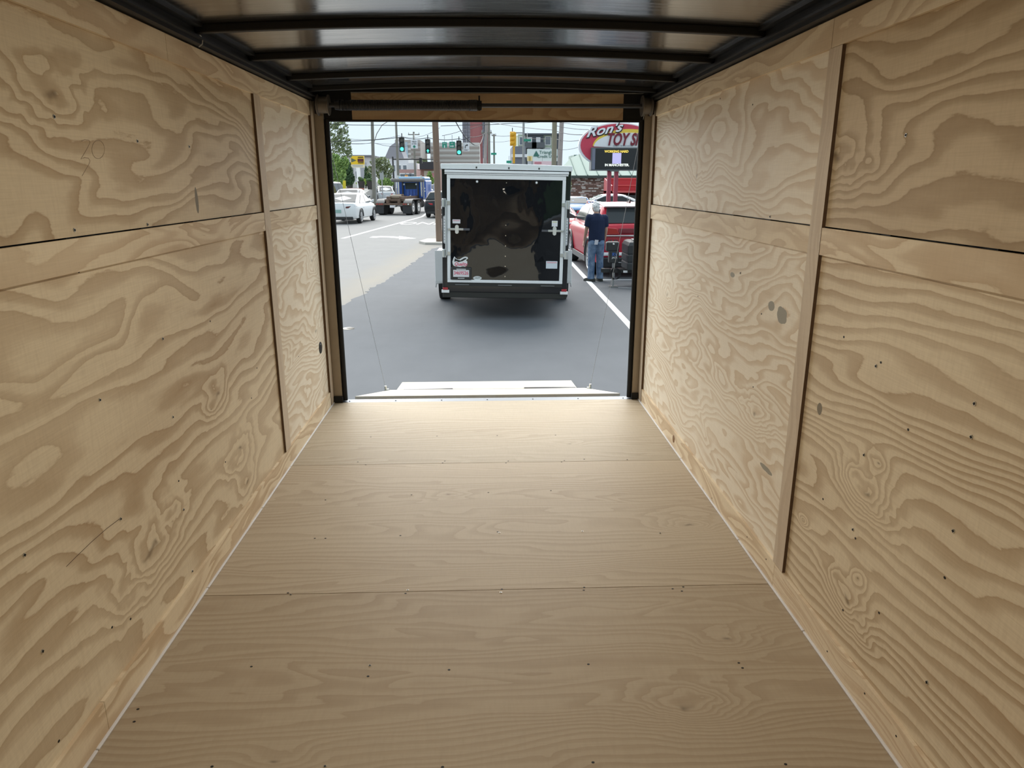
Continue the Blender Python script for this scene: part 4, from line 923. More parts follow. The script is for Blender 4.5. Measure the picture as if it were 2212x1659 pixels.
o = text('shop_name', "Ron's", blk_ink, sg, (p0[0]+.02,-.05,p0[1]-.03), .62, rot=(math.pi/2,-.17,0), shear=.5, ext=.015, off=.03, sx=1.3)
o = text('shop_name', "Ron's", swht, sg, (p0[0],-.075,p0[1]), .62, rot=(math.pi/2,-.17,0), shear=.5, ext=.02, off=.012, sx=1.3)
p0 = S(1345,315.3); text('small_line', 'QUALITY VEHICLE SERVICE', plain('grey_print',(.40,.45,.50),.5), sg, (p0[0],-.075,p0[1]), .085, ext=.004)
(x0,z1), (x1,z0) = S(1281,319), S(1392,366)
boxo('board_case', plain('board_grey',(.13,.14,.145),.5), sg, x0-.12, x1, -.35, .35, z0-.06, z1, bevel=.02)
boxo('board_face', plain('board_black',(.018,.020,.022),.5), sg, x0+.07, x1-.08, -.37, -.34, z0, z1-.06)
boxo('board_edge', plain('board_edge',(.20,.21,.26),.5), sg, x0-.08, x0+.07, -.37, -.34, z0, z1-.06)
led_y = glow('amber_dots', (.85,.62,.10), .55); led_w = glow('white_dots', (.80,.82,.75), .6); led_v = glow('violet_panel', (.55,.50,.82), .35)
p0 = S(1329,328); text('board_word', 'WORKING HARD', led_y, sg, (p0[0],-.374,p0[1]), .155, ext=.002, off=.006, sx=.98)
p0 = S(1330,357); text('board_word', 'IN MANCHESTER.', led_w, sg, (p0[0],-.374,p0[1]), .16, ext=.002, off=.006, sx=.98)
(a0,b0),(a1,b1) = S(1320.5,331), S(1338.5,354); boxo('lit_panel', led_v, sg, a0, a1, -.376, -.36, b1, b0)
for px in (1316,1331):
    c = S(px,380)[0]; boxo('sign_post', plain('post_red',(.42,.07,.10),.5), sg, c-.10, c+.10, -.10, .12, 0, z0, bevel=.02)
boxo('sign_bracket', galv, sg, S(1317,365)[0], S(1336,365)[0], -.2, .2, z0-.1, z0-.05)
MB().cyl((S(1360,262)[0],.1,S(1360,266)[1]),(S(1360,262)[0],.1,S(1360,258)[1]),.01).build('bird_spike', trim_blk, sg)

# ------------------------------------------------------------------ brick shop with green metal roof
BY = 52.0
bl = at(1205,400,BY); br = at(1410,400,BY)
bd = empty('brick_shop', (bl.x, BY, GZ), label='long brick shop with white flecked bricks and green standing seam roof', cat='building')
Wb = br.x-bl.x+14; ez = at(1300,378,BY).z-GZ; rz_ = at(1300,333,BY+5).z-GZ
t = NT('flecked_brick'); x = t.xyz(); bk = t.new('ShaderNodeTexBrick'); t.set(bk.inputs['Vector'], t.vec(x[0],x[2],0)); 
for k, v in (('Color1',(.24,.135,.105,1)),('Color2',(.17,.10,.08,1)),('Mortar',(.22,.18,.16,1)),('Scale',4.),('Mortar Size',.012),('Brick Width',.8),('Row Height',.27)): t.set(bk.inputs[k], v)
t.fin(bk.outputs[0], .9, 0, .2); t.bump(bk.outputs['Fac'], .4, .02)
boxo('wall', t.m, bd, 0, Wb, 0, 9, 0, ez)
wb = [plain('white_brick',(.62,.55,.50),.8), plain('pink_brick',(.42,.28,.24),.8)]
bp = boxo('brick', wb[0], bd, -.15, .15, -.03, .02, -.045, .045); rr = random.Random(12); used = {}
vis0, vis1 = at(1228,400,BY).x-bl.x, at(1385,400,BY).x-bl.x
k = 0
while k < 190:
    cx = rr.uniform(vis0-1.5, vis1+1.0); cz = round(rr.uniform(.6, ez-.15)/.10)*.10
    if (round(cx/.32),cz) in used: continue
    used[(round(cx/.32),cz)] = 1
    o = bp if k == 0 else inst(bp, bd); o.location = (cx,0,cz); o.scale = (rr.uniform(.6,1.5),1,1); k += 1
    if k % 3 == 0:
        if k == 3: bp2 = o; o.data = bp.data.copy(); o.data.materials[0] = wb[1]
        else: o.data = bp2.data
gr_ = plain('roof_green', (.155,.25,.215), .55, .0); grs = plain('roof_seam_green', (.10,.18,.155), .55, .0)
hipx = at(1240,333,BY+5).x-bl.x
npan = 26; pw = (Wb+.6)/npan
for i in range(npan):
    xa, xb = -.3+i*pw, -.3+(i+1)*pw
    def top(xx): f = max(0,min(1,(xx+.3)/(hipx+.3))); return (-.4+5.4*f, ez-.05+(rz_-ez+.05)*f)
    (ya,za),(yb,zb_) = top(xa), top(xb)
    MB().hexa([(xa,-.4,ez-.10),(xb,-.4,ez-.10),(xb,yb,zb_-.06),(xa,ya-.001 if ya>-.4 else -.39,za-.06),(xa,-.4,ez-.04),(xb-.01,-.4,ez-.04),(xb-.01,yb,zb_),(xa,ya+.001,za)]).build('roof_panel', gr_, bd)
    MB().hexa([(xb-.03,-.42,ez-.05),(xb+.03,-.42,ez-.05),(xb+.03,yb,zb_-.02),(xb-.03,yb,zb_-.02),(xb-.03,-.42,ez+.02),(xb+.03,-.42,ez+.02),(xb+.03,yb,zb_+.06),(xb-.03,yb,zb_+.06)]).build('roof_seam', grs, bd)
boxo('fascia', plain('dark_green_fascia',(.05,.07,.06),.5), bd, -.3, Wb, -.46, -.4, ez-.22, ez-.04)
boxo('attic', plain('roof_back_green',(.2,.33,.29),.5), bd, hipx, Wb, 5.0, 8.9, ez, rz_-.05)

# ------------------------------------------------------------------ raised bank beyond the street, left
def BZ(x, Y):
    if x > -11.6 or Y < 58 or Y > 99: return GZ
    return GZ+1.25*min(1,(Y-58)/13.)
bank = MB().prism([(58,GZ-.03),(71,GZ+1.25),(99,GZ+1.25),(99,GZ-.03)], lambda y,z:(-60,y,z), lambda y,z:(-11.6,y,z)).build('sidewalk_far', plain('pale_concrete',(.40,.39,.37),.9)); tag(bank, kind='structure')
# ------------------------------------------------------------------ poles
def pole(name, pxb, Y, r0, r1, ztop, mat, label, lean=0.0, pxt=None, cat='pole', group=None):
    b_ = at(pxb, 420, Y); zb = BZ(b_.x,Y); ztop -= zb-GZ; o = empty(name, (b_.x, Y, zb), label=label, cat=cat, group=group)
    tx = (at(pxt, 262, Y).x-b_.x) if pxt is not None else 0
    H = at(pxb,262,Y).z-zb; tx = tx*ztop/H
    MB().cyl((0,0,0),(tx,0,ztop),r0,r1,14).build('shaft', mat, o, smooth=40)
    return o, tx
t = NT('weathered_pole_wood'); x = t.xyz(); n1 = t.noise(t.vec(t.math('MULTIPLY',x[0],30.),t.math('MULTIPLY',x[1],30.),t.math('MULTIPLY',x[2],1.2)),1.,4,.6)
t.fin(t.mix(n1,(.155,.105,.075),(.33,.245,.19)), .9, 0, .2); t.bump(n1,.4,.02); wood = t.m
gwood = plain('grey_pole_wood', (.24,.23,.20), .9, 0, .2, 0, .2, 2.); pwood = plain('pale_pole_wood', (.40,.36,.34), .9, 0,.2,0,.2,2.); conc = plain('concrete_pole',(.34,.36,.36),.8)
gp = gnd(949,526)
up = empty('utility_pole', (gp.x,gp.y,GZ), label='thick brown wooden utility pole beside the black trailer', cat='pole')
MB().tube([(0,0,0),(-.015,0,3),(-.045,0,6),(-.08,0,9.5)], [.105,.10,.094,.085], 16).build('shaft', wood, up, smooth=40)
for z in (1.1,2.6,4.0): MB().cyl((0,-.10,z),(0,-.125,z),.012,.012,8).build('pole_bolt', galv, up)
def crossarm(o, x, z, w_, mat=gwood, n=3):
    a = boxo('crossarm', mat, o, x-w_/2, x+w_/2, -.06, .06, z-.06, z+.06)
    for k in range(n): MB().cyl((x-w_/2+.08+(w_-.16)*k/(n-1),0,z+.06),(x-w_/2+.08+(w_-.16)*k/(n-1),0,z+.26),.05,.03,8).build('insulator', plain('insulator_grey',(.25,.26,.27),.4), a, smooth=40)
o, tx = pole('utility_pole', 807.5, 62.0, .17, .12, 9.6, gwood, 'slim grey utility pole behind the truck bed, leftmost of the poles', pxt=804)
crossarm(o, tx*.8, 7.55-(o.location.z-GZ), 1.1)
o, tx = pole('utility_pole', 862, 78.0, .16, .11, 10.2, gwood, 'slim grey utility pole rising behind the leftmost traffic signal'); crossarm(o, 0, 8.6, 1.4)
o, tx = pole('utility_pole', 898.5, 95.0, .17, .12, 8.35, gwood, 'slim pole with a wide crossarm between two traffic signals'); crossarm(o, 0, 8.0, 1.5)
o, tx = pole('utility_pole', 1044, 66.0, .15, .12, 9.6, pwood, 'weathered pole hung with cables just right of the brick tower', pxt=1051); crossarm(o, tx*.75, 6.4, 1.0)
o, tx = pole('utility_pole', 1057.5, 70.0, .13, .11, 10., gwood, 'straight grey pole next to the weathered cable pole')
o, tx = pole('utility_pole', 1068, 95.0, .14, .11, 8.1, gwood, 'short far pole with a street name plate below it'); crossarm(o, 0, 7.9, .6, n=2)
o, tx = pole('utility_pole', 1196, 44.0, .17, .15, 9.5, plain('olive_pole',(.27,.25,.18),.9), 'olive wooden pole above the black trailer roof', pxt=1198)
o, tx = pole('utility_pole', 1205, 47.0, .17, .14, 9.5, pwood, 'pale leaning pole right of the olive pole', pxt=1213.5)
o, tx = pole('signal_pole', 1130.5, 56.0, .10, .09, 6.95, conc, 'square grey signal pole behind the yellow traffic signal')
o, tx = pole('street_lamp', 812.5, 69.0, .09, .06, 5.6, galv, 'grey street lamp with a curved arm over the road', cat='street lamp')
zt_ = 5.6-(o.location.z-GZ); q = [S_ for S_ in ((0,0,zt_),(.35,0,zt_+.9),(.9,0,zt_+1.7),(1.5,0,zt_+2.05),(2.2,0,zt_+2.1))]
MB().tube(q, .05, 8).build('lamp_arm', galv, o, smooth=60); MB().box(2.1,2.75,-.1,.1,zt_+2.02,zt_+2.12).build('lamp_head', galv, o, bevel=.03)
o, tx = pole('sign_post', 826.5, 66., .05, .05, at(826,374,66).z-GZ, galv, 'bare sign on a thin post beside the far driveway', cat='sign')
boxo('sign_blade', plain('sign_back',(.42,.44,.45),.5,.4), o, -.18, .18, -.04, 0, at(826,388,66).z-GZ, at(826,373,66).z-GZ)
# black mast arm with dark signals over the far crossing
ma = empty('mast_arm', (at(851,400,90).x, 90., GZ), label='black mast arm across the far crossing', cat='signal arm')
zz = at(851,343,90).z-GZ; xr = at(940,343,90).x-at(851,400,90).x
MB().cyl((0,0,0),(0,0,zz+.25),.13,.10,12).build('mast', trim_blk, ma, smooth=40); MB().cyl((0,0,zz-.05),(xr,0,zz-.05),.09,.06,10).build('arm', trim_blk, ma, smooth=40)
c_ = at(909,348,90).x-at(851,400,90).x; boxo('hung_signal', trim_blk, ma, c_-.18, c_+.18, -.25, .1, zz-.55, zz+.1); 

# ------------------------------------------------------------------ traffic signals on span wires
def signal(px, py, Y, lit, housing, label, kind='round', face=True):
    c = at(px, py, Y); o = empty('traffic_signal', tuple(c), label=label, cat='traffic light', group='traffic signals over the street')
    h, w_ = .54, .20
    boxo('housing', housing, o, -w_, w_, -.02, .28, -h, h, bevel=.03)
    lens = {'g':glow('lens_green',(.10,.85,.62),1.0) if 'lens_green' not in bpy.data.materials else bpy.data.materials['lens_green']}
    dead = plain('lens_off', (.12,.105,.095), .25)
    for k, z in enumerate((.34,0,-.34)):
        if not face:
            MB().ell((0,-.05,z),(.19,.10,.165),14,8).build('dome', housing, o, smooth=60); continue
        m = lens['g'] if (k == 2 and lit) else dead
        if k == 2 and kind == 'arrow':
            MB().cyl((0,-.02,z),(0,-.03,z),.14,.14,20).build('lens', plain('lens_dark',(.02,.03,.03),.3), o)
            MB().prism([(-.11,.0),(0,.13),(.11,.0),(.045,.0),(.045,-.12),(-.045,-.12),(-.045,.0)], lambda a,b:(a,-.04,z+b), lambda a,b:(a,-.03,z+b)).build('arrow', m, o)
        else: MB().cyl((0,-.02,z),(0,-.04,z),.145,.13,22).build('lens', m, o, smooth=40)
        ar = []
        for a in range(13):
            t_ = math.pi*(-.12+1.24*a/12); ar.append([(r*math.cos(t_), y_, z+r*math.sin(t_)) for r, y_ in ((.165,-.02),(.165,-.20),(.155,-.20),(.155,-.02))])
        MB().loft(ar).build('visor', housing, o, smooth=50)
    MB().box(-.03,.03,.2,.40,h-.1,h+.30).build('hanger', trim_blk, o)
    return o
sblk = plain('signal_black', (.03,.033,.032), .5); syl = plain('signal_yellow', (.80,.42,.02), .45)
signal(868,312,54.,True,sblk,'black traffic signal showing green, leftmost of three over the street')
signal(924,316,54.,True,sblk,'black traffic signal showing a green arrow, between the pole and the leftmost signal','arrow')
signal(991.5,319,54.,True,sblk,'black traffic signal showing green beside the white turn sign')
ys = signal(1107,299.5,55.8,False,syl,'yellow traffic signal seen from behind above the black trailer',face=False)
boxo('rear_plate', syl, ys, .02, .30, -.05, .05, -.56, .50, bevel=.03); MB().cyl((.12,.05,-1.9),(.12,.05,-.5),.09,.08,10).build('signal_tube', syl, ys, smooth=40)
boxo('bracket', galv, ys, .2, .92, .15, .22, .40, .50)
def plate_sign(name, px0, py0, px1, py1, Y, mat, label, rows=(), cat='sign', group=None, back=None):
    a, b = at(px0,py0,Y), at(px1,py1,Y); c = ((a.x+b.x)/2, Y, (a.z+b.z)/2); w_, h_ = (b.x-a.x)/2, (a.z-b.z)/2
    o = empty(name, c, label=label, cat=cat, group=group)
    boxo('panel', mat, o, -w_, w_, 0, .05, -h_, h_, bevel=.01)
    for (txt, m, u, v, sz, sx) in rows: text('lettering', txt, m, o, (u*w_,-.012,v*h_), sz*h_, ext=.004, sx=sx)
    MB().box(-.02,.02,.03,.22,h_-.05,h_+.5).build('hanger', galv, o)
    return o, w_, h_
sgn_w = plain('traffic_white',(.80,.82,.84),.4); sgn_g = plain('traffic_green',(.02,.30,.20),.4); wln = white_ink
grn_ink = plain('green_ink', (.03,.25,.16), .5)
o, w_, h_ = plate_sign('yield_sign', 887,302,902.5,321, 54.2, sgn_w, 'white sign reading yield on green, hung between two signals', (('YIELD',blk_ink,0,.55,.50,.85),('ON GREEN',blk_ink,0,.08,.26,.9)))
MB().cyl((0,-.02,-h_*.55),(0,-.005,-h_*.55),h_*.30,None,20).build('green_disc', grn_ink, o)
o, w_, h_ = plate_sign('turn_sign', 1000.5,308.5,1014,327, 54.2, sgn_w, 'white right turn only sign beside a green signal', (('ONLY',blk_ink,0,-.68,.42,.9),))
ar = [(-.24,-.28),(-.24,.05),(-.19,.22),(-.06,.33),(.12,.36),(.12,.50),(.34,.30),(.12,.10),(.12,.24),(-.02,.21),(-.10,.13),(-.12,.02),(-.12,-.28)]
MB().prism([(a*h_*1.3,b*h_*1.3+h_*.08) for a,b in ar], lambda a,b:(a,-.02,b), lambda a,b:(a,-.004,b)).build('turn_arrow', blk_ink, o)
o, w_, h_ = plate_sign('direction_sign', 955,307,965.5,319, 54.2, sgn_g, 'green street sign with an up arrow next to the brown pole', (('BRIDGE',wln,0,.45,.42,.8),))
MB().prism([(-.07,-.02),(0,.08),(.07,-.02),(.025,-.02),(.025,-.14),(-.025,-.14),(-.025,-.02)], lambda a,b:(a,-.02,b-h_*.45), lambda a,b:(a,-.004,b-h_*.45)).build('arrow', wln, o)
o, w_, h_ = plate_sign('direction_sign', 970.5,306,983,319.5, 54.2, sgn_g, 'green street sign with a side arrow beside the third signal', (('HILL',wln,0,.45,.5,.9),))
MB().prism([(-.16,-.03),(.04,-.03),(.04,-.08),(.16,0),(.04,.08),(.04,.03),(-.16,.03)], lambda a,b:(a,-.02,b-h_*.45), lambda a,b:(a,-.004,b-h_*.45)).build('arrow', wln, o)
plate_sign('street_name_sign', 1060.5,330,1072.5,334.5, 94.82, sgn_g, 'small green street name sign on the short far pole')
plate_sign('street_name_sign', 1131.5,300,1147,305.5, 55.86, sgn_g, 'green street name sign on the grey signal pole')
o, w_, h_ = plate_sign('street_name_sign', 1094,347,1105,352.5, 80., sgn_g, 'green name sign just above the black trailer roof'); MB().cyl((0,.08,-(o.location.z-GZ)),(0,.08,0),.04,None,8).build('post', galv, o)

# ------------------------------------------------------------------ overhead wires
wire_m = plain('wire_black', (.03,.032,.035), .6)
def wire(pts, label, r=.016, sag=.0):
    P = [at(*p) for p in pts]; q = []
    for a, b in zip(P[:-1], P[1:]):
        n = 10
        for i in range(n): f = i/n; q.append(a.lerp(b,f)-Vector((0,0,sag*4*f*(1-f))))
    q.append(P[-1])
    tag(MB().tube(q, r, 5).build('overhead_wire', wire_m, None, smooth=60), label, 'wire', 'overhead wires')
wire([(690,266,58),(760,270,58),(946,272,58)], 'top wire running straight from the tree to the brown pole', .024)
wire([(952,272,58),(1060,269,62),(1200,262,62)], 'top wire running from the brown pole toward the olive pole', .024)
wire([(690,288,66),(861,293,78),(950,276,70)], 'sagging wire behind the leftmost poles', .018, .5)
wire([(690,296,62),(806,308,62),(898,311,70)], 'wire dropping from the tree past the street lamp', .018, .3)
wire([(690,305,54.38),(868,296,54.38),(924,297.5,54.38),(992,299.5,54.38),(1014,296,54.38),(1050,287,60)], 'span wire carrying the traffic signals', .024, .12)
wire([(690,301,80),(805,309,62),(940,306,90)], 'thin wire passing the street lamp arm', .014, .2)
wire([(955,293,56),(1000,281,58),(1048,268,62)], 'wire climbing right from the brown pole', .02, .05)
wire([(984,262,50),(1004,295,52),(1024,313,54),(1038,310,60),(1045,290,66)], 'thick drooping cable loop before the brick tower', .035, .05)
wire([(1050,262,66),(1195,281,46),(1262,291,40)], 'long wire sloping down to the shop sign', .02, .1)
wire([(1055,290,66),(1105,293,62),(1200,300,49),(1252,303,40)], 'wire running level behind the yellow signal', .018, .1)
wire([(1203,272,44),(1270,280,38),(1300,284,36)], 'upper wire from the olive pole to the shop sign', .016, .05)
wire([(1203,263,44),(1292,272,36)], 'highest wire meeting the shop sign', .016, .05)
wire([(1203,322,44),(1255,316,40)], 'low slack wire left of the shop sign', .012, .1)
wire([(1057,306,70),(1112,302,62)], 'short wire between the cable pole and the yellow signal', .014, .1)

# ------------------------------------------------------------------ far buildings
glass_far = plain('far_window', (.16,.19,.22), .2, 0, .6)
def block(name, px0, pytop, px1, Y, depth, mat, label):
    a, b = at(px0,pytop,Y), at(px1,pytop,Y); o = empty(name, (a.x,Y,GZ), label=label, cat='building')
    w_, h_ = b.x-a.x, a.z-GZ; boxo('wall', mat, o, 0, w_, 0, depth, 0, h_); return o, w_, h_
def bands(o, w_, z0, z1, n, mat, frac=.45, name='band', x0=0.):
    for k in range(n):
        z = z0+(z1-z0)*(k+.2)/n; boxo(name, mat, o, x0, w_, -.25, .02, z, z+(z1-z0)/n*frac)
def wins(o, xs, zs, w_, h_, mat=None, frame=None, name='window'):
    f0 = None
    for x in xs:
        for z in zs:
            if f0 is None:
                f0 = boxo(name, frame or white_ink, o, -w_/2-.12, w_/2+.12, -.10, .05, -h_/2-.12, h_/2+.12); boxo('pane', mat or glass_far, f0, -w_/2, w_/2, -.13, -.09, -h_/2, h_/2); f0.location = (x,0,z)
            else: c = copy_tree(f0, o); c.location = (x,0,z)
beige = plain('beige_concrete',(.46,.42,.39),.85); lbeige = plain('light_band',(.62,.60,.57),.8); grey_b = plain('grey_panel',(.40,.41,.44),.8); brk = plain('tower_brick',(.36,.14,.14),.85); whb = plain('white_siding',(.74,.75,.77),.7)
o, w_, h_ = block('office_block', 853,302,907.5,170.,20,beige,'pale banded office block behind the leftmost traffic signal')
bands(o, w_*.62, h_*.12, h_*.97, 9, lbeige); bands(o, w_, h_*.12, h_*.97, 9, plain('brown_band',(.33,.27,.24),.8), .4, 'band', w_*.66); boxo('glass_strip', plain('blue_glass',(.45,.56,.65),.2), o, w_*.40, w_*.50, -.4, .05, h_*.08, h_*.95); boxo('roof_house', plain('roof_house_grey',(.50,.48,.47),.8), o, 0, w_*.22, 2, 8, h_, h_*1.05)
o, w_, h_ = block('parking_garage', 929,308,1036,185.,25,lbeige,'long banded parking garage behind the brown pole'); bands(o, w_, h_*.12, h_*.96, 8, plain('garage_shadow_brown',(.38,.33,.30),.8), .42, 'deck_opening')
o, w_, h_ = block('brick_tower', 997.5,200,1053,230.,22,brk,'tall brick tower with white window bays left of the cable pole')
boxo('corner_bay', plain('tower_white',(.66,.66,.70),.8), o, 0, w_*.30, -.6, .05, 0, h_); boxo('corner_bay', plain('tower_white',(1,1,1)), o, w_*.80, w_*.94, -.6, .05, 0, h_); boxo('middle_bay', plain('tower_white',(1,1,1)), o, w_*.50, w_*.64, -.4, .05, h_*.72, h_)
zs = [h_*k/26 for k in range(9,25)]
f = None
for xx in (w_*.06,w_*.15,w_*.24,w_*.84,w_*.90):
    for z in zs:
        if f is None: f = boxo('window', plain('tower_glass',(.17,.17,.20),.3), o, -.42, .42, -.75, -.55, -.6, .6); f.location = (xx,0,z)
        else: c = inst(f, o, (xx,0,z))
o, w_, h_ = block('apartment_block', 1119,290,1209,135.,16,plain('sage_siding',(.42,.50,.40),.8),'sage green and charcoal apartment block above the black trailer')
boxo('charcoal_bay', plain('charcoal_siding',(.075,.085,.10),.7), o, w_*.20, w_*.61, -.5, .05, 0, h_*.985); boxo('roof_edge', plain('charcoal_siding',(1,1,1)), o, w_*.14, w_*1.01, -.9, 1, h_*.985, h_*1.012)
boxo('charcoal_bay', plain('charcoal_siding',(1,1,1)), o, w_*.86, w_, -.5, .05, 0, h_*.985)
for z in (h_*.89, h_*.70, h_*.51):
    wins(o, (w_*.10,w_*.72), (z,), .9, 1.3); 
    for xx in (w_*.28,w_*.48): b_ = boxo('balcony', plain('balcony_dark',(.10,.11,.12),.5), o, xx-1.2, xx+1.2, -1.2, -.5, z-1.3, z-.3); boxo('balcony_door', whb, o, xx-.4, xx+.4, -.6, -.45, z-1.0, z+.6)
o, w_, h_ = block('low_office', 1107,316,1136,110.,10,plain('slate_siding',(.17,.18,.21),.7),'low slate building left of the sage apartment block'); boxo('roof_edge', whb, o, -.2, w_+.2, -.4, .2, h_*.78, h_*.84); wins(o, (w_*.45,w_*.8), (h_*.45,), .8, 1.2)
o, w_, h_ = block('gable_house', 841,342,882,128.,10,whb,'white house with a grey gable behind the mast arm')
MB().hexa([(-.8,-.3,h_),(2.6,-.3,h_),(2.6,8,h_),(-.8,8,h_),(.2,-.3,h_*1.33),(1.6,-.3,h_*1.48),(1.6,8,h_*1.48),(.2,8,h_*1.33)]).build('gable', plain('grey_shingle',(.30,.30,.33),.9), o)
wins(o, (w_*.2,w_*.5,w_*.8), (h_*.72,), .6, 1.0)
o, w_, h_ = block('townhouse', 752,340,800,105.,10,whb,'white townhouse with grey bays behind the yellow sign')
for a, b in ((.0,.18),(.55,.80)): boxo('grey_bay', grey_b, o, w_*a, w_*b, -.5, .05, 0, h_*.86)
wins(o, (w_*.09,w_*.68), (h_*.72,h_*.48,h_*.22), .75, 1.1); wins(o, (w_*.38,), (h_*.55,h_*.25), .5, 1.0)
boxo('roof', plain('dark_roof',(.16,.16,.17),.8), o, -.4, w_+.4, -.7, 10.3, h_, h_+.3)
o, w_, h_ = block('corner_shop', 901,366,950,112.,10,plain('shop_brick',(.35,.20,.16),.85),'low corner shop under a dark canopy beside the brown pole')
boxo('canopy', plain('canopy_dark',(.035,.035,.04),.6), o, w_*.15, w_, -1.5, 1, h_, h_*1.28); boxo('shop_front', plain('cream_front',(.66,.60,.50),.7), o, w_*.30, w_*.9, -.1, .05, h_*.25, h_*.95); p_ = boxo('red_script', plain('sign_red_pale',(.66,.28,.30),.6), o, w_*.42, w_*.80, -.14, -.1, h_*.70, h_*.86)
o, w_, h_ = block('brick_house', 861,366,896,98.,9,plain('rose_brick',(.45,.28,.26),.85),'rose brick house behind the blue truck cab'); wins(o, (w_*.25,w_*.6,w_*.85), (h_*.7,), .7, 1.0)
o, w_, h_ = block('white_hall', 880,352,900,112.,9,whb,'plain white gabled hall beside the rose brick house')

# billboard and pink shop board
a, b = at(1139,322,92), at(1204,348,92)
bb = empty('credit_union_sign', ((a.x+b.x)/2,92.,GZ), label='pale mint billboard with a green triangle logo above the black trailer', cat='billboard')
w2, z1, z0 = (b.x-a.x)/2, a.z-GZ, b.z-GZ; hh_ = z1-z0
boxo('panel', plain('mint_white',(.70,.78,.76),.5), bb, -w2, w2, 0, .3, z0, z1); boxo('yellow_panel', plain('cream_yellow',(.78,.64,.32),.5), bb, -w2, -w2*.66, -.06, 0, z0, z0+hh_*.42)
MB().ell((-w2*.83,-.06,z0+hh_*.2),(.14,.03,.3),10,7).build('panel_emblem', plain('gold_emblem',(.45,.34,.10),.5), bb)
teal = plain('dark_teal',(.04,.16,.13),.5)
MB().prism([(-w2*.60,z0+hh_*.38),(-w2*.22,z0+hh_*.38),(-w2*.26,z0+hh_*.55),(-w2*.41,z0+hh_*.86),(-w2*.55,z0+hh_*.55)], lambda x,z:(x,-.06,z), lambda x,z:(x,0,z)).build('logo', teal, bb)
text('billboard_word','Triangle',teal,bb,(w2*.26,-.03,z0+hh_*.72),.56,ext=.02); text('billboard_word','Credit Union',teal,bb,(w2*.36,-.03,z0+hh_*.38),.52,ext=.02)
for x in (-w2*.6,w2*.6): MB().cyl((x,.2,0),(x,.2,z0),.12,None,8).build('post', galv, bb)
o, w_, h_ = plate_sign('shop_board', 1152,348,1191,357, 88., plain('pale_pink',(.76,.56,.60),.5), 'pale pink shop board just above the black trailer roof'); boxo('print', plain('rose_print',(.55,.22,.26),.5), o, -w_*.85, -w_*.1, -.06, -.01, -.1, .15)
for x in (-w_*.6,w_*.6): MB().cyl((x,.03,-(o.location.z-GZ)),(x,.03,-h_),.06,None,8).build('post', galv, o)
# yellow price sign on a white pylon, yellow banner
a, b = at(757,337,78), at(787,362,78)
ys_ = empty('price_sign', ((a.x+b.x)/2,78.,GZ+1.25), label='yellow roadside sign with a red number display on a white pylon', cat='sign')
w2, z1, z0 = (b.x-a.x)/2, a.z-GZ-1.25, b.z-GZ-1.25; hh_ = z1-z0
boxo('cabinet', plain('bright_yellow',(.85,.56,.02),.45), ys_, -w2, w2, 0, .35, z0+hh_*.28, z1, bevel=.02); boxo('lower_board', plain('cream_board',(.80,.72,.52),.5), ys_, -w2, w2, -.02, .33, z0, z0+hh_*.27)
boxo('number_display', plain('maroon_display',(.10,.02,.025),.4), ys_, w2*.05, w2*.95, -.05, 0, z0+hh_*.50, z0+hh_*.76)
for z in (.85,.38): boxo('print_line', blk_ink, ys_, w2*.1, w2*.92, -.04, 0, z0+hh_*z, z0+hh_*(z+.07))
MB().prism([(-w2*.9,z0+hh_*.45),(-w2*.15,z0+hh_*.62),(-w2*.9,z0+hh_*.82)], lambda x,z:(x,-.04,z), lambda x,z:(x,0,z)).build('emblem', plain('emblem_dark',(.10,.13,.08),.5), ys_)
for z in (.17,.07): boxo('print_line', plain('grey_print',(1,1,1)), ys_, -w2*.8, w2*.8, -.05, 0, z0+hh_*z, z0+hh_*(z+.04))
boxo('pylon', white_gloss, ys_, -.18, .22, .0, .3, 0, z0)
a, b = at(739.5,390,50), at(748,413,50)
yb_ = empty('feather_banner', ((a.x+b.x)/2,50.,GZ), label='tall yellow banner above the dark grey sedan', cat='banner')
w2 = (b.x-a.x)/2; MB().prism([(-w2*.8,b.z-GZ),(w2*.9,b.z-GZ),(w2,a.z-GZ),(-w2*.6,a.z-GZ),(-w2,(a.z+b.z)/2-GZ)], lambda x,z:(x,0,z), lambda x,z:(x,.02,z)).build('cloth', plain('banner_yellow',(.85,.68,.05),.7), yb_); MB().cyl((-w2,0.03,0),(-w2*.6,0.03,a.z-GZ),.02,None,6).build('pole', galv, yb_)

# far driveway, low wall, planters
rc = boxo('kerb_red', plain('red_kerb_paint',(.42,.16,.12),.8), None, -24, -12.2, 70.7, 71.0, GZ+1.2, GZ+1.40); tag(rc, kind='structure')
lw = boxo('garden_wall', plain('low_wall_concrete',(.62,.60,.57),.85), None, -26, -11.8, 88, 88.4, GZ+1.25, GZ+2.0, bevel=.03); tag(lw, 'long low pale concrete wall beyond the far driveway', 'wall', kind='thing')
def planter(px, label):
    p = at(px,405,72); o = empty('planter', (p.x,72.,BZ(p.x,72.)), label=label, cat='planter', group='dark planters by the far kerb')
    MB().cyl((0,0,0),(0,0,.75),.26,.36,14).cyl((0,0,.72),(0,0,.82),.38,.38,14).build('tub', plain('planter_dark',(.06,.055,.05),.8), o, smooth=40)
    m = MB(); r_ = random.Random(int(px)); [m.ell((r_.uniform(-.25,.25),r_.uniform(-.2,.2),.95+r_.uniform(-.1,.2)),(.18,.18,.16),7,5) for _ in range(7)]; m.build('soil_plants', plain('planter_leaf',(.07,.12,.045),.8), o, smooth=60)
planter(756,'dark planter left of the white sign pylon'); planter(781,'dark planter right of the white sign pylon'); planter(800,'dark planter beside the slim grey pole')

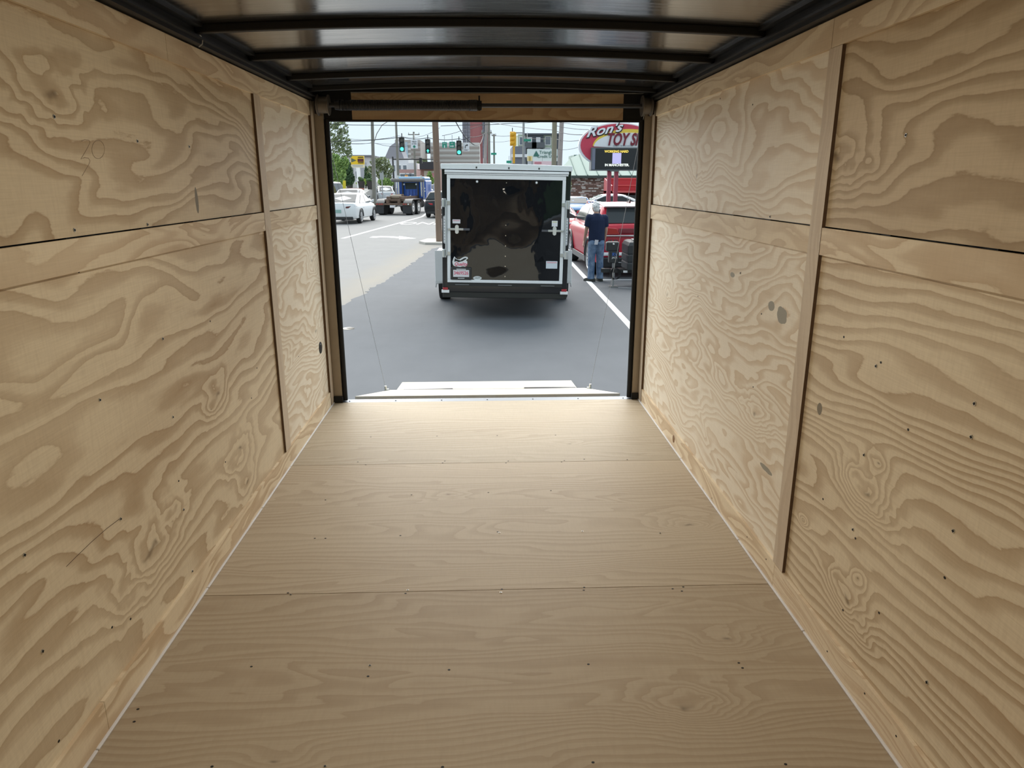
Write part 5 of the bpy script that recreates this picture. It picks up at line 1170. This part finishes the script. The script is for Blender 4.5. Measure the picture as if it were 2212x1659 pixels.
# ------------------------------------------------------------------ trees
def leafmat(name, a, b):
    t = NT(name); x = t.xyz(); n = t.noise(t.vec(x[0],x[1],x[2]), 2.2, 3, .6); t.fin(t.mix(n, a, b), .7, 0, .3); t.set(t.b.inputs['Transmission Weight'], .0); return t.m
def tree(name, px, Y, blobs, n, leaf, mats, label, trunk=True, seed=1, cat='tree', ls=1.0):
    """blobs: (px, py, rx px, ry px) ellipses of foliage seen on the plane y = Y"""
    c = at(px,420,Y); zb = BZ(c.x,Y); o = empty(name, (c.x,Y,zb), label=label, cat=cat); r_ = random.Random(seed); m = MB(); k_ = (Y-CAM.y)/FPX
    tot = sum(b[2]*b[3] for b in blobs); top = 0; cent = []
    for (bx,by,rx,ry) in blobs:
        p = at(bx,by,Y); cx, cz = p.x-c.x, p.z-zb; RX, RZ = rx*k_, ry*k_; top = max(top, cz); cent.append((cx,cz))
        for i in range(int(n*rx*ry/tot)):
            while True:
                u, v, w_ = r_.uniform(-1,1), r_.uniform(-1,1), r_.uniform(-1,1); d = u*u+v*v+w_*w_
                if d <= 1 and d > r_.random()*.6: break
            P = Vector((cx+u*RX, v*min(RX,RZ*1.2), max(.1,cz+w_*RZ))); s = leaf*ls*r_.uniform(.6,1.25)
            a = Vector((r_.uniform(-1,1),r_.uniform(-1,1),r_.uniform(-1,1))).normalized(); b = a.orthogonal().normalized(); cc = (a+b*r_.uniform(-.4,.4)).normalized()
            e = cc.cross(b).normalized()
            m.cur = 0 if r_.random() < .62 else 1
            m.add([P-b*s, P+e*s*.45, P+b*s, P-e*s*.45], [(0,1,2,3)])
    m.build('crown', mats, o)
    if trunk:
        tw = max(.07, .011*top)
        MB().tube([(0,0,0),(.05,0,top*.35),(-.05,.05,top*.8)], [tw*1.4,tw,tw*.4], 8).build('trunk', plain('bark',(.13,.11,.095),.9), o, smooth=50)
        for (cx,cz) in cent[:6]: MB().tube([(0,0,top*.3),((cx)*.5,0,(top*.3+cz)/2+.2),(cx,0,cz)], [tw*.6,tw*.4,tw*.15], 6).build('branch', plain('bark',(1,1,1)), o, smooth=50)
    return o
g1 = [leafmat('leaf_olive',(.17,.22,.10),(.28,.33,.16)), leafmat('leaf_grey',(.24,.28,.18),(.38,.41,.30))]
g2 = [leafmat('leaf_bright',(.24,.38,.10),(.40,.54,.18)), leafmat('leaf_mid',(.15,.26,.08),(.26,.38,.14))]
g3 = [leafmat('leaf_dark',(.05,.10,.05),(.10,.17,.08)), leafmat('leaf_deep',(.07,.13,.06),(.13,.21,.10))]
g4 = [leafmat('leaf_lime',(.28,.42,.07),(.42,.56,.13)), leafmat('leaf_bright2',(.18,.30,.07),(.30,.42,.12))]
tree('street_tree', 726, 60., [(724,290,14,28),(738,275,14,14),(742,300,14,18),(748,318,11,14),(730,330,20,12),(755,332,6,8),(720,262,16,14)], 950, .17, g1, 'tall loose tree standing at the left edge of the opening', seed=3)
tree('leafy_tree', 728, 56., [(724,355,14,20),(734,375,12,22),(722,395,12,22),(745,352,8,12)], 3600, .15, g2, 'bright green bushy tree below the tall loose tree', seed=5)
tree('evergreen_tree', 752, 66., [(750,372,10,24),(756,386,9,13),(742,390,10,12)], 3000, .16, g3, 'dark evergreen tree left of the white sign pylon', seed=7)
tree('cypress', 791, 84., [(791,378,3.0,18),(791,390,4,12)], 1200, .13, g3, 'narrow dark cypress left of the slim grey pole', seed=9)
tree('small_tree', 823, 84., [(812,350,12,9),(828,352,14,12),(838,366,12,12),(815,368,13,14),(800,372,9,12),(832,382,14,9)], 1500, .19, g1, 'rounded olive green tree behind the slim grey pole', seed=11)
tree('shrub', 783, 80., [(783,393,10,6),(776,396,6,4)], 1500, .12, g4, 'lime green shrub right of the white sign pylon', seed=13, cat='shrub')
tree('shrub', 800, 82., [(802,394,8,9),(797,385,5,10)], 1400, .13, g3, 'dark shrub at the foot of the slim grey pole', seed=15, cat='shrub')
tree('shrub', 832, 78., [(830,393,13,8),(842,396,8,6)], 1600, .12, g2, 'green shrub behind the silver car', seed=17, cat='shrub')
tree('small_tree', 928, 100., [(928,382,5,12),(932,390,6,8)], 900, .15, g2, 'slim green tree before the corner shop', seed=19)
tree('small_tree', 910, 135., [(908,354,9,6),(916,349,7,6)], 700, .2, g1, 'far grey green tree above the corner shop canopy', seed=21)
tree('small_tree', 1232, 46., [(1229,402,4,16),(1226,390,4,10)], 700, .10, g2, 'small green sapling against the brick shop', seed=23)

# trees added out of view behind the box, to darken reflections
tl = MB(); r_ = random.Random(77)
for k in range(70):
    x = -62+k*1.8+r_.uniform(-.6,.6); h = r_.uniform(3.2,5.6)
    tl.ell((x,-34+r_.uniform(-3,3),GZ+h*1.15),(r_.uniform(2.2,3.6),r_.uniform(2.,3.),h*1.15),9,7)
tag(tl.build('added_treeline', g3[0], None, smooth=60), 'dark belt of trees added unseen behind the plywood-lined box to darken reflections', 'trees', kind='stuff')
